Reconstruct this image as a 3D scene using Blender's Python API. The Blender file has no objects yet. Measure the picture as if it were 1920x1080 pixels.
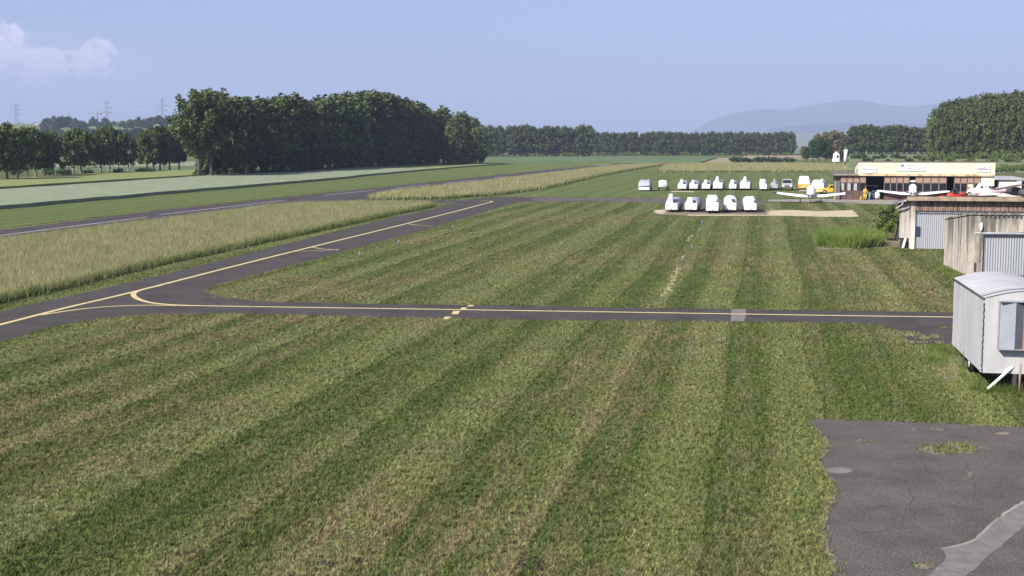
import bpy, math, random
import numpy as np
from mathutils import Vector, Matrix, Euler

# ------------------------------------------------------------------ camera, sky, sun, exposure
SC = bpy.context.scene
COL = SC.collection
R = math.radians
FPX, HCAM = 2400.0, 7.4                      # focal length in pixels of a 1920 wide frame, eye height
PITCH = math.atan(270.0 / FPX)
cam_d = bpy.data.cameras.new('camera'); cam = bpy.data.objects.new('camera', cam_d); COL.objects.link(cam)
cam.location = (0, 0, HCAM); cam.rotation_euler = (math.pi / 2 - PITCH, 0, 0)
cam_d.sensor_width = 36.0; cam_d.lens = 36.0 * FPX / 1920.0
cam_d.clip_start = 0.5; cam_d.clip_end = 60000
SC.camera = cam
SUN_AZ, SUN_EL = R(-131), R(38)
sunvec = Vector((math.sin(SUN_AZ) * math.cos(SUN_EL), math.cos(SUN_AZ) * math.cos(SUN_EL), math.sin(SUN_EL)))
W = bpy.data.worlds.new('World'); SC.world = W; W.use_nodes = True
wn, wl = W.node_tree.nodes, W.node_tree.links
wn.clear()
sky = wn.new('ShaderNodeTexSky'); sky.sky_type = 'NISHITA'; sky.sun_disc = False
sky.sun_elevation = SUN_EL; sky.sun_rotation = SUN_AZ % (2 * math.pi)
sky.altitude = 400; sky.air_density = 1.0; sky.dust_density = 2.2; sky.ozone_density = 2.5
bg = wn.new('ShaderNodeBackground'); bg.inputs['Strength'].default_value = 0.064
wo = wn.new('ShaderNodeOutputWorld')
tc = wn.new('ShaderNodeTexCoord')
def M_(op, a, b=None, c=None, nodes=wn, links=wl, clamp=False):
    n = nodes.new('ShaderNodeMath'); n.operation = op; n.use_clamp = clamp
    for i, s in enumerate((a, b, c)):
        if s is None: continue
        if isinstance(s, (int, float)): n.inputs[i].default_value = s
        else: links.new(s, n.inputs[i])
    return n.outputs[0]
sx = wn.new('ShaderNodeSeparateXYZ'); wl.new(tc.outputs['Generated'], sx.inputs[0])
ya = M_('MAXIMUM', sx.outputs[1], 0.05)
qx = M_('DIVIDE', sx.outputs[0], ya); qz = M_('DIVIDE', sx.outputs[2], ya)
cx = wn.new('ShaderNodeCombineXYZ'); wl.new(M_('MULTIPLY', qx, 26.0), cx.inputs[0]); wl.new(M_('MULTIPLY', qz, 34.0), cx.inputs[2])
ns = wn.new('ShaderNodeTexNoise'); ns.inputs['Scale'].default_value = 3.2; ns.inputs['Detail'].default_value = 7; ns.inputs['Roughness'].default_value = 0.6
wl.new(cx.outputs[0], ns.inputs['Vector'])
def blob(cu, cv, ru, rv):
    a = M_('DIVIDE', M_('SUBTRACT', qx, (cu - 960) / 2400.0), ru / 2400.0)
    b = M_('DIVIDE', M_('SUBTRACT', qz, (270 - cv) / 2400.0), rv / 2400.0)
    r2 = M_('ADD', M_('MULTIPLY', a, a), M_('MULTIPLY', b, b))
    return M_('SUBTRACT', 1.0, r2, clamp=True)
m = M_('MAXIMUM', blob(22, 92, 60, 55), blob(95, 122, 95, 38))
m = M_('MAXIMUM', m, blob(195, 112, 42, 42))
m = M_('MAXIMUM', m, M_('MULTIPLY', blob(-100, 110, 150, 60), 1.0))
den = M_('ADD', M_('MULTIPLY', m, 0.55), M_('MULTIPLY', M_('SUBTRACT', ns.outputs[0], 0.5), 2.2))
den = M_('MULTIPLY', M_('MULTIPLY', M_('SUBTRACT', den, 0.04), 2.6, clamp=True), M_('MULTIPLY', m, 4.0, clamp=True))
veil = M_('MULTIPLY', M_('MAXIMUM', blob(60, 140, 320, 85), 0.0), 0.22)
den = M_('MAXIMUM', M_('MULTIPLY', den, 0.95), veil)
mix = wn.new('ShaderNodeMix'); mix.data_type = 'RGBA'
tint = wn.new('ShaderNodeMix'); tint.data_type = 'RGBA'; tint.blend_type = 'MULTIPLY'; tint.inputs[0].default_value = 1.0
wl.new(sky.outputs[0], tint.inputs[6]); tint.inputs[7].default_value = (0.83, 0.87, 1.22, 1)
wl.new(den, mix.inputs[0]); wl.new(tint.outputs[2], mix.inputs[6]); mix.inputs[7].default_value = (11.0, 9.4, 11.2, 1)
wl.new(mix.outputs[2], bg.inputs['Color']); wl.new(bg.outputs[0], wo.inputs[0])
sd = bpy.data.lights.new('sun', 'SUN'); so = bpy.data.objects.new('sun', sd); COL.objects.link(so)
sd.energy = 4.3; sd.angle = R(0.5); sd.color = (1.0, 0.94, 0.82)
so.rotation_euler = (-sunvec).to_track_quat('-Z', 'Y').to_euler(); so.location = (-60, -60, 80)
SC.view_settings.view_transform = 'Standard'; SC.view_settings.look = 'None'
SC.view_settings.exposure = 1.08; SC.view_settings.gamma = 1.0; SC.view_settings.use_curve_mapping = False
SC.cycles.use_denoising = True
SC.cycles.max_bounces = 5; SC.cycles.diffuse_bounces = 2; SC.cycles.transparent_max_bounces = 8; SC.cycles.volume_bounces = 0

rng = random.Random(7); NR = np.random.default_rng(11)
THETA = R(11)                                 # direction of the runway, the taxiway and the mowing
DIR = Vector((math.sin(THETA), math.cos(THETA), 0)); PER = Vector((math.cos(THETA), -math.sin(THETA), 0))
cp, sp = math.cos(PITCH), math.sin(PITCH)
def ray(u, v):
    x, z = (u - 960) / FPX, -(v - 540) / FPX
    return Vector((x, cp + sp * z, -sp + cp * z))
def at(u, v, z=0.0):
    d = ray(u, v); t = (z - HCAM) / d.z
    return Vector((d.x * t, d.y * t, z))
def atY(u, v, Y):
    d = ray(u, v); t = Y / d.y
    return Vector((d.x * t, Y, HCAM + d.z * t))

# ------------------------------------------------------------------ materials
def mat(name, col, rough=0.8, var=0.0, vscale=3.0, col2=None, bump=0.0, bscale=20.0, stretch=(1, 1, 1),
        spec=0.3, metal=0.0, objcoord=True, lo=0.4, hi=0.6, rand=0.0, transl=0.0, grain=0.0, gscale=25.0):
    m = bpy.data.materials.new(name); m.use_nodes = True
    n, l = m.node_tree.nodes, m.node_tree.links
    b = n['Principled BSDF']; b.inputs['Roughness'].default_value = rough
    b.inputs['Specular IOR Level'].default_value = spec; b.inputs['Metallic'].default_value = metal
    c = (col[0], col[1], col[2], 1)
    t = n.new('ShaderNodeTexCoord'); mp = n.new('ShaderNodeMapping'); mp.inputs['Scale'].default_value = stretch
    if objcoord: l.new(t.outputs['Object'], mp.inputs[0])
    else:
        g = n.new('ShaderNodeNewGeometry'); l.new(g.outputs['Position'], mp.inputs[0])
    out = None
    if var or col2:
        tx = n.new('ShaderNodeTexNoise'); tx.inputs['Scale'].default_value = vscale; tx.inputs['Detail'].default_value = 6; tx.inputs['Roughness'].default_value = 0.65
        l.new(mp.outputs[0], tx.inputs['Vector'])
        r = n.new('ShaderNodeValToRGB'); l.new(tx.outputs[0], r.inputs[0])
        r.color_ramp.elements[0].position = lo; r.color_ramp.elements[1].position = hi
        if col2: r.color_ramp.elements[0].color = c; r.color_ramp.elements[1].color = (*col2, 1)
        else:
            r.color_ramp.elements[0].color = tuple(x * (1 - var) for x in c[:3]) + (1,)
            r.color_ramp.elements[1].color = tuple(min(1, x * (1 + var)) for x in c[:3]) + (1,)
        out = r.outputs[0]
    if grain:
        gt = n.new('ShaderNodeTexNoise'); gt.inputs['Scale'].default_value = gscale; gt.inputs['Detail'].default_value = 4; gt.inputs['Roughness'].default_value = 0.8
        l.new(mp.outputs[0], gt.inputs['Vector'])
        gv = M_('ADD', M_('MULTIPLY', M_('MULTIPLY', M_('SUBTRACT', gt.outputs[0], 0.32, nodes=n, links=l), 2.8, nodes=n, links=l, clamp=True), 2 * grain, nodes=n, links=l), 1 - grain, nodes=n, links=l)
        gc = n.new('ShaderNodeCombineXYZ')
        for i in range(3): l.new(gv, gc.inputs[i])
        gm = n.new('ShaderNodeMix'); gm.data_type = 'RGBA'; gm.blend_type = 'MULTIPLY'; gm.inputs[0].default_value = 1.0
        l.new(out, gm.inputs[6]); l.new(gc.outputs[0], gm.inputs[7]); out = gm.outputs[2]
    if rand:
        oi = n.new('ShaderNodeObjectInfo'); hs = n.new('ShaderNodeHueSaturation')
        if out: l.new(out, hs.inputs['Color'])
        else: hs.inputs['Color'].default_value = c
        l.new(M_('ADD', M_('MULTIPLY', oi.outputs['Random'], rand * 2, nodes=n, links=l), 1 - rand, nodes=n, links=l), hs.inputs['Value'])
        l.new(M_('ADD', M_('MULTIPLY', oi.outputs['Random'], 0.04, nodes=n, links=l), 0.47, nodes=n, links=l), hs.inputs['Hue'])
        out = hs.outputs[0]
    if out: l.new(out, b.inputs['Base Color'])
    else: b.inputs['Base Color'].default_value = c
    if bump:
        t2 = n.new('ShaderNodeTexNoise'); t2.inputs['Scale'].default_value = bscale; t2.inputs['Detail'].default_value = 5
        l.new(mp.outputs[0], t2.inputs['Vector'])
        bp = n.new('ShaderNodeBump'); bp.inputs['Strength'].default_value = bump; bp.inputs['Distance'].default_value = 0.05
        l.new(t2.outputs[0], bp.inputs['Height']); l.new(bp.outputs[0], b.inputs['Normal'])
    if transl:
        tr = n.new('ShaderNodeBsdfTranslucent'); mx = n.new('ShaderNodeMixShader'); mx.inputs[0].default_value = transl
        if out: l.new(out, tr.inputs[0])
        else: tr.inputs[0].default_value = c
        l.new(b.outputs[0], mx.inputs[1]); l.new(tr.outputs[0], mx.inputs[2]); l.new(mx.outputs[0], n['Material Output'].inputs[0])
    return m

def grass_mat(name, pal, stripe=1.0, brown=0.5, blades=False, bright=1.0):
    """mown grass: mowing stripes, streaks of dry cuttings, clumps - all in world metres"""
    m = bpy.data.materials.new(name); m.use_nodes = True
    n, l = m.node_tree.nodes, m.node_tree.links
    b = n['Principled BSDF']; b.inputs['Roughness'].default_value = 0.9; b.inputs['Specular IOR Level'].default_value = 0.08
    g = n.new('ShaderNodeNewGeometry')
    def noise(scale, sc, rot=True, det=4, rough=0.6, off=0.0):
        mp = n.new('ShaderNodeMapping')
        mp.vector_type = 'POINT'
        mp.inputs['Rotation'].default_value = (0, 0, THETA if rot else 0); mp.inputs['Scale'].default_value = sc
        mp.inputs['Location'].default_value = (off, off * .37, 0)
        l.new(g.outputs['Position'], mp.inputs[0])
        # Mapping scales before it rotates: rotate first with a second node
        if rot:
            mp.inputs['Scale'].default_value = (1, 1, 1); mp.inputs['Location'].default_value = (0, 0, 0)
            m2 = n.new('ShaderNodeMapping'); m2.inputs['Scale'].default_value = sc; m2.inputs['Location'].default_value = (off, off * .37, 0)
            l.new(mp.outputs[0], m2.inputs[0]); mp = m2
        t = n.new('ShaderNodeTexNoise'); t.inputs['Scale'].default_value = scale; t.inputs['Detail'].default_value = det; t.inputs['Roughness'].default_value = rough
        l.new(mp.outputs[0], t.inputs['Vector']); return t.outputs[0]
    A = lambda *a, **k: M_(*a, nodes=n, links=l, **k)
    wob = noise(1.0, (0.06, 0.03, 0.05), det=1)
    s1 = noise(1.0, (0.36, 0.006, 0.05), det=0, off=3.1)          # swaths two to three metres wide
    rt = n.new('ShaderNodeMapping'); rt.inputs['Rotation'].default_value = (0, 0, THETA); l.new(g.outputs['Position'], rt.inputs[0])
    sx_ = n.new('ShaderNodeSeparateXYZ'); l.new(rt.outputs[0], sx_.inputs[0])
    uneven = noise(1.0, (0.13, 0.002, 0.05), det=1, off=7.0)
    ph = A('FRACT', A('ADD', A('DIVIDE', sx_.outputs[0], 3.15), A('ADD', A('MULTIPLY', uneven, 1.8), A('MULTIPLY', wob, 0.55))))
    saw = A('MULTIPLY', A('SUBTRACT', ph, 0.40), 3.6, clamp=True)
    s1 = A('MULTIPLY', saw, A('ADD', A('MULTIPLY', A('SUBTRACT', s1, 0.36), 2.0, clamp=True), 0.55), clamp=True)
    seam = A('MULTIPLY', A('SUBTRACT', A('MULTIPLY', A('ABSOLUTE', A('SUBTRACT', ph, 0.5)), 2.0), 0.94), 14.0, clamp=True)
    s2 = noise(1.0, (1.3, 0.02, 0.05), det=1, off=9.0)
    s2 = A('MULTIPLY', A('SUBTRACT', s2, 0.46), 6.0, clamp=True)
    streak = noise(1.0, (3.2, 0.32, 1.0), det=5, rough=0.7)      # short windrows of cuttings
    streak = A('MULTIPLY', A('SUBTRACT', streak, 0.42), 4.5, clamp=True)
    patch = noise(1.0, (0.07, 0.045, 0.1), det=4, off=5.0)
    patch = A('MULTIPLY', A('SUBTRACT', patch, 0.45), 6.0, clamp=True)
    fine = noise(17.0, (1, 0.8, 1), rot=False, det=3, rough=0.75)
    fine = A('MULTIPLY', A('SUBTRACT', fine, 0.37), 3.8, clamp=True)
    base = n.new('ShaderNodeMix'); base.data_type = 'RGBA'; base.inputs[6].default_value = (*pal[0], 1); base.inputs[7].default_value = (*pal[1], 1)
    fac = A('ADD', A('MULTIPLY', s1, 0.62 * stripe), A('ADD', A('MULTIPLY', s2, 0.16 * stripe), A('MULTIPLY', fine, 0.44)), clamp=True)
    l.new(fac, base.inputs[0])
    br = n.new('ShaderNodeMix'); br.data_type = 'RGBA'; br.inputs[7].default_value = (*pal[2], 1)
    l.new(base.outputs[2], br.inputs[6])
    l.new(A('MULTIPLY', A('ADD', A('MULTIPLY', streak, 0.7), A('MULTIPLY', s2, 0.3)), A('ADD', A('MULTIPLY', patch, brown), brown * 0.35), clamp=True), br.inputs[0])
    fin = n.new('ShaderNodeMix'); fin.data_type = 'RGBA'; fin.blend_type = 'MULTIPLY'; fin.inputs[0].default_value = 1.0
    l.new(br.outputs[2], fin.inputs[6])
    big = noise(1.0, (0.5, 0.4, 0.5), det=3, off=1.0)
    v = A('MULTIPLY', A('ADD', A('MULTIPLY', big, 0.6), 0.72), bright)
    clump = noise(1.0, (9.0, 4.0, 3.0), det=4, rough=0.72, off=2.0)
    clump = A('MULTIPLY', A('SUBTRACT', clump, 0.36), 3.4, clamp=True)
    v = A('MULTIPLY', v, A('ADD', A('MULTIPLY', fine, 0.6), A('ADD', A('MULTIPLY', clump, 1.15), A('SUBTRACT', 0.13, A('MULTIPLY', seam, 0.26)))))
    cc = n.new('ShaderNodeCombineXYZ')
    for i in range(3): l.new(v, cc.inputs[i])
    l.new(cc.outputs[0], fin.inputs[7])
    col = fin.outputs[2]
    l.new(col, b.inputs['Base Color'])
    if blades:
        tr = n.new('ShaderNodeBsdfTranslucent'); mx = n.new('ShaderNodeMixShader'); mx.inputs[0].default_value = 0.15
        l.new(col, tr.inputs[0]); l.new(b.outputs[0], mx.inputs[1]); l.new(tr.outputs[0], mx.inputs[2]); l.new(mx.outputs[0], n['Material Output'].inputs[0])
    else:
        bp = n.new('ShaderNodeBump'); bp.inputs['Strength'].default_value = 0.55; bp.inputs['Distance'].default_value = 0.12
        l.new(A('ADD', fine, A('MULTIPLY', streak, 0.6)), bp.inputs['Height']); l.new(bp.outputs[0], b.inputs['Normal'])
    return m

PAL = [(0.054, 0.086, 0.017), (0.158, 0.182, 0.064), (0.21, 0.158, 0.086)]
M = {}
M['grass'] = grass_mat('mown_grass', PAL, 1.0, 0.8)
M['blades'] = grass_mat('grass_blades', [(0.058, 0.098, 0.017), (0.195, 0.222, 0.078), (0.29, 0.22, 0.125)], 1.0, 0.7, blades=True)
M['far_grass'] = grass_mat('far_grass', [(0.10, 0.135, 0.035), (0.165, 0.20, 0.07), (0.19, 0.185, 0.085)], 0.8, 0.35)
M['asphalt'] = mat('asphalt', (0.054, 0.046, 0.042), 0.92, grain=.4, gscale=12, vscale=0.5, col2=(0.084, 0.073, 0.067), bump=0.5, bscale=40, objcoord=False, lo=0.35, hi=0.7, spec=0.15)
M['runway'] = mat('runway_asphalt', (0.050, 0.043, 0.044), 0.92, grain=.2, gscale=6, vscale=0.25, col2=(0.078, 0.068, 0.068), objcoord=False, lo=0.35, hi=0.7, spec=0.15)
M['old_asphalt'] = mat('old_asphalt', (0.088, 0.077, 0.070), 0.95, grain=.7, gscale=26, vscale=0.7, col2=(0.145, 0.128, 0.118), bump=0.6, bscale=60, objcoord=False, lo=0.3, hi=0.72, spec=0.1)
M['concrete'] = mat('concrete', (0.17, 0.152, 0.14), 0.9, grain=.2, gscale=20, var=0.15, vscale=3, objcoord=False)
M['pale_conc'] = mat('pale_concrete_apron', (0.26, 0.235, 0.20), 0.9, var=0.2, vscale=1, objcoord=False)
M['soil'] = mat('bare_soil', (0.035, 0.026, 0.017), 0.95, var=0.4, vscale=6, objcoord=False)
M['sand'] = mat('sand', (0.36, 0.28, 0.18), 0.95, vscale=0.9, col2=(0.52, 0.43, 0.29), bump=0.5, bscale=8, objcoord=False, lo=0.35, hi=0.6)
M['straw'] = mat('straw_swath', (0.17, 0.18, 0.07), 0.95, vscale=3, col2=(0.36, 0.32, 0.17), bump=0.6, bscale=9, objcoord=False, lo=.35, hi=.55)
M['dirt'] = mat('dry_dirt', (0.13, 0.105, 0.072), 0.95, grain=.4, gscale=18, vscale=2.5, col2=(0.235, 0.195, 0.135), bump=0.5, bscale=12, objcoord=False)
M['yellow'] = mat('yellow_paint', (0.24, 0.20, 0.11), 0.85, vscale=4, col2=(0.56, 0.455, 0.22), objcoord=False, lo=0.32, hi=0.46)
M['whiteline'] = mat('white_paint', (0.16, 0.15, 0.145), 0.85, vscale=1.5, col2=(0.38, 0.36, 0.34), objcoord=False, lo=.35, hi=.55)
M['hay'] = mat('ripe_grass', (0.29, 0.275, 0.13), 0.9, vscale=0.5, col2=(0.42, 0.39, 0.22), objcoord=False, lo=0.35, hi=0.65, transl=0.35, spec=0.1)
M['haybase'] = mat('ripe_grass_bed', (0.25, 0.23, 0.11), 0.95, vscale=1.2, col2=(0.36, 0.32, 0.175), objcoord=False, lo=0.35, hi=0.65, bump=1.0, bscale=3, spec=0.1)
M['tallgreen'] = mat('tall_green_grass', (0.09, 0.135, 0.03), 0.9, vscale=0.7, col2=(0.19, 0.23, 0.075), objcoord=False, transl=0.3, spec=0.1)
M['crop'] = mat('pale_crop', (0.18, 0.21, 0.125), 0.9, vscale=0.6, stretch=(1,.3,1), col2=(0.25, 0.28, 0.18), grain=.15, gscale=3, objcoord=False, lo=0.3, hi=0.7, bump=0.7, bscale=2.5, spec=0.1)
M['cropy'] = mat('yellow_green_crop', (0.17, 0.20, 0.07), 0.9, vscale=0.2, col2=(0.23, 0.25, 0.10), objcoord=False, lo=0.3, hi=0.7, bump=0.6, bscale=2.5, spec=0.1)
M['cropg'] = mat('green_crop', (0.085, 0.125, 0.055), 0.9, vscale=0.08, col2=(0.12, 0.165, 0.08), objcoord=False, lo=0.3, hi=0.7, spec=0.1)
M['tan'] = mat('tan_field', (0.26, 0.225, 0.13), 0.9, var=0.15, vscale=0.1, objcoord=False, spec=0.1)
M['leafA'] = mat('poplar_leaves', (0.028, 0.044, 0.014), 0.75, vscale=0.9, col2=(0.115, 0.145, 0.045), lo=0.35, hi=0.65, rand=0.3, transl=0.10, spec=0.2)
M['leafB'] = mat('broad_leaves', (0.032, 0.052, 0.013), 0.75, vscale=0.9, col2=(0.125, 0.16, 0.045), lo=0.35, hi=0.65, rand=0.28, transl=0.12, spec=0.2)
M['leafC'] = mat('dry_leaves', (0.11, 0.095, 0.05), 0.8, vscale=0.35, col2=(0.19, 0.165, 0.09), lo=0.35, hi=0.65, rand=0.15, transl=0.2, spec=0.2)
M['leafD'] = mat('dark_leaves', (0.018, 0.042, 0.012), 0.75, vscale=0.4, col2=(0.045, 0.085, 0.024), rand=0.2, transl=0.15, spec=0.2)
M['leafE'] = mat('fresh_leaves', (0.075, 0.12, 0.025), 0.7, vscale=2, col2=(0.18, 0.25, 0.06), rand=0.1, transl=0.3, spec=0.2)
M['bark'] = mat('bark', (0.12, 0.10, 0.075), 0.95, var=0.3, vscale=2, stretch=(1, 1, .2))
M['barkp'] = mat('pale_bark', (0.30, 0.26, 0.20), 0.95, var=0.3, vscale=2, stretch=(1, 1, .2))
M['white'] = mat('white_paintwork', (0.72, 0.70, 0.70), 0.45, var=0.03, vscale=2)
M['whitem'] = mat('dull_white_cover', (0.39, 0.385, 0.39), 0.75, vscale=1.1, col2=(0.46, 0.455, 0.455), stretch=(1, 1, .4), bump=0.5, bscale=1.6)
M['grey'] = mat('light_grey_shell', (0.36, 0.36, 0.385), 0.5, var=0.08, vscale=2)
M['dgrey'] = mat('dark_grey', (0.06, 0.06, 0.065), 0.6, var=0.1)
M['black'] = mat('black_rubber', (0.015, 0.015, 0.016), 0.7, var=0.1)
M['glass'] = mat('dark_glass', (0.014, 0.016, 0.022), 0.12, spec=0.6)
M['crackm'] = mat('crack_dark_grey', (0.05, 0.044, 0.04), 0.95, var=.2)  # dark brown-grey tone of the pavement cracks
M['blue'] = mat('dark_blue_paint', (0.03, 0.045, 0.09), 0.5, var=0.05)
M['lblue'] = mat('light_blue_paint', (0.10, 0.22, 0.32), 0.5, var=0.05)
M['orange'] = mat('orange_paint', (0.80, 0.38, 0.07), 0.45, var=0.05)
M['ylw'] = mat('yellow_car_paint', (0.78, 0.55, 0.06), 0.35, var=0.04)
M['red'] = mat('red_paint', (0.72, 0.06, 0.045), 0.4, var=0.05)
M['redlamp'] = mat('red_lamp', (0.5, 0.03, 0.02), 0.3)
M['cream'] = mat('cream_cladding', (0.63, 0.57, 0.43), 0.6, vscale=1.0, col2=(0.67, 0.635, 0.52), stretch=(1, 1, .15))
M['rust'] = mat('rust_streaked_trim', (0.58, 0.47, 0.30), 0.7, vscale=1.4, col2=(0.36, 0.21, 0.11), stretch=(1, 1, 1), lo=0.5, hi=0.62)
M['brown'] = mat('brown_wood_panel', (0.30, 0.205, 0.155), 0.75, var=0.12, vscale=3, stretch=(3, 1, .4))
M['brownd'] = mat('dark_brown_panel', (0.125, 0.075, 0.063), 0.75, var=0.15, vscale=3, stretch=(3, 1, .4))
M['metal'] = mat('galvanised_steel', (0.50, 0.51, 0.53), 0.55, var=0.06, vscale=2, metal=0.3, stretch=(1, 1, .2))
M['doorm'] = mat('corrugated_door_sheet', (0.31, 0.34, 0.365), 0.6, vscale=0.6, col2=(0.37, 0.36, 0.39), stretch=(1.5, 1, .05))
M['roof'] = mat('roof_felt', (0.14, 0.125, 0.11), 0.9, var=0.2, vscale=2)
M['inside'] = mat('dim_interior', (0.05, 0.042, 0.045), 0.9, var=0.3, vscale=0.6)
M['rooftile'] = mat('red_roof_tiles', (0.26, 0.10, 0.07), 0.8, var=0.15, vscale=2)
M['wallw'] = mat('white_render', (0.74, 0.72, 0.68), 0.85, var=0.04)
M['signw'] = mat('white_sign_panel', (0.60, 0.585, 0.54), 0.6, var=0.03)
M['signb'] = mat('sign_lettering_blue', (0.10, 0.12, 0.30), 0.6)
M['skin'] = mat('skin', (0.48, 0.29, 0.20), 0.6)
M['wood'] = mat('weathered_timber', (0.30, 0.20, 0.16), 0.85, vscale=2.2, col2=(0.07, 0.04, 0.035), stretch=(6, 6, .5), lo=0.45, hi=0.6)
M['board'] = mat('pale_fascia_board', (0.30, 0.235, 0.165), 0.85, var=0.25, vscale=1.5)
M['faded'] = mat('faded_red_steel', (0.35, 0.17, 0.16), 0.7)
M['reed'] = mat('reed_leaves', (0.10, 0.17, 0.03), 0.7, vscale=.9, col2=(0.27, 0.35, 0.08), transl=.3)
M['steelfar'] = mat('pylon_steel', (0.20, 0.20, 0.22), 0.7)
M['rock'] = mat('mountain_forest', (0.022, 0.03, 0.03), 0.95, var=0.5, vscale=0.002, objcoord=False)
M['hillg'] = mat('hill_meadow', (0.11, 0.15, 0.06), 0.95, vscale=0.01, col2=(0.16, 0.17, 0.08), objcoord=False)
M['window_box'] = mat('blue_grey_shutter', (0.25, 0.27, 0.31), 0.55, vscale=3, col2=(0.29, 0.31, 0.35))
M['window_side'] = mat('grey_shutter_side', (0.115, 0.125, 0.15), 0.55, var=0.1)

def streaked(name, base, dark, top, sc):
    """concrete with black rain streaks hanging from the wall top"""
    m = mat(name, base, 0.92, vscale=2.0, col2=tuple(x * 1.25 for x in base), bump=0.3, bscale=6)
    n, l = m.node_tree.nodes, m.node_tree.links; b = n['Principled BSDF']
    src = b.inputs['Base Color'].links[0].from_socket
    t = n.new('ShaderNodeTexCoord'); mp = n.new('ShaderNodeMapping'); mp.inputs['Scale'].default_value = (sc, sc, 0.22)
    l.new(t.outputs['Object'], mp.inputs[0])
    x = n.new('ShaderNodeTexNoise'); x.inputs['Scale'].default_value = 1.0; x.inputs['Detail'].default_value = 5; x.inputs['Roughness'].default_value = 0.65
    l.new(mp.outputs[0], x.inputs['Vector'])
    s = n.new('ShaderNodeSeparateXYZ'); l.new(t.outputs['Object'], s.inputs[0])
    hgt = M_('MULTIPLY', M_('SUBTRACT', s.outputs[2], top - 2.2, nodes=n, links=l), 0.07, nodes=n, links=l, clamp=True)
    f = M_('MULTIPLY', M_('SUBTRACT', M_('ADD', x.outputs[0], hgt, nodes=n, links=l), 0.49, nodes=n, links=l), 5.5, nodes=n, links=l, clamp=True)
    mx = n.new('ShaderNodeMix'); mx.data_type = 'RGBA'; l.new(M_('MULTIPLY', f, 0.8, nodes=n, links=l), mx.inputs[0])
    l.new(src, mx.inputs[6]); mx.inputs[7].default_value = (*dark, 1); l.new(mx.outputs[2], b.inputs['Base Color'])
    return m
M['streak'] = streaked('rain_streaked_concrete', (0.43, 0.375, 0.315), (0.055, 0.06, 0.055), 3.4, 2.6)
M['plaster'] = streaked('pale_plaster', (0.60, 0.53, 0.46), (0.26, 0.21, 0.18), 3.4, 1.5)

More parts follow.
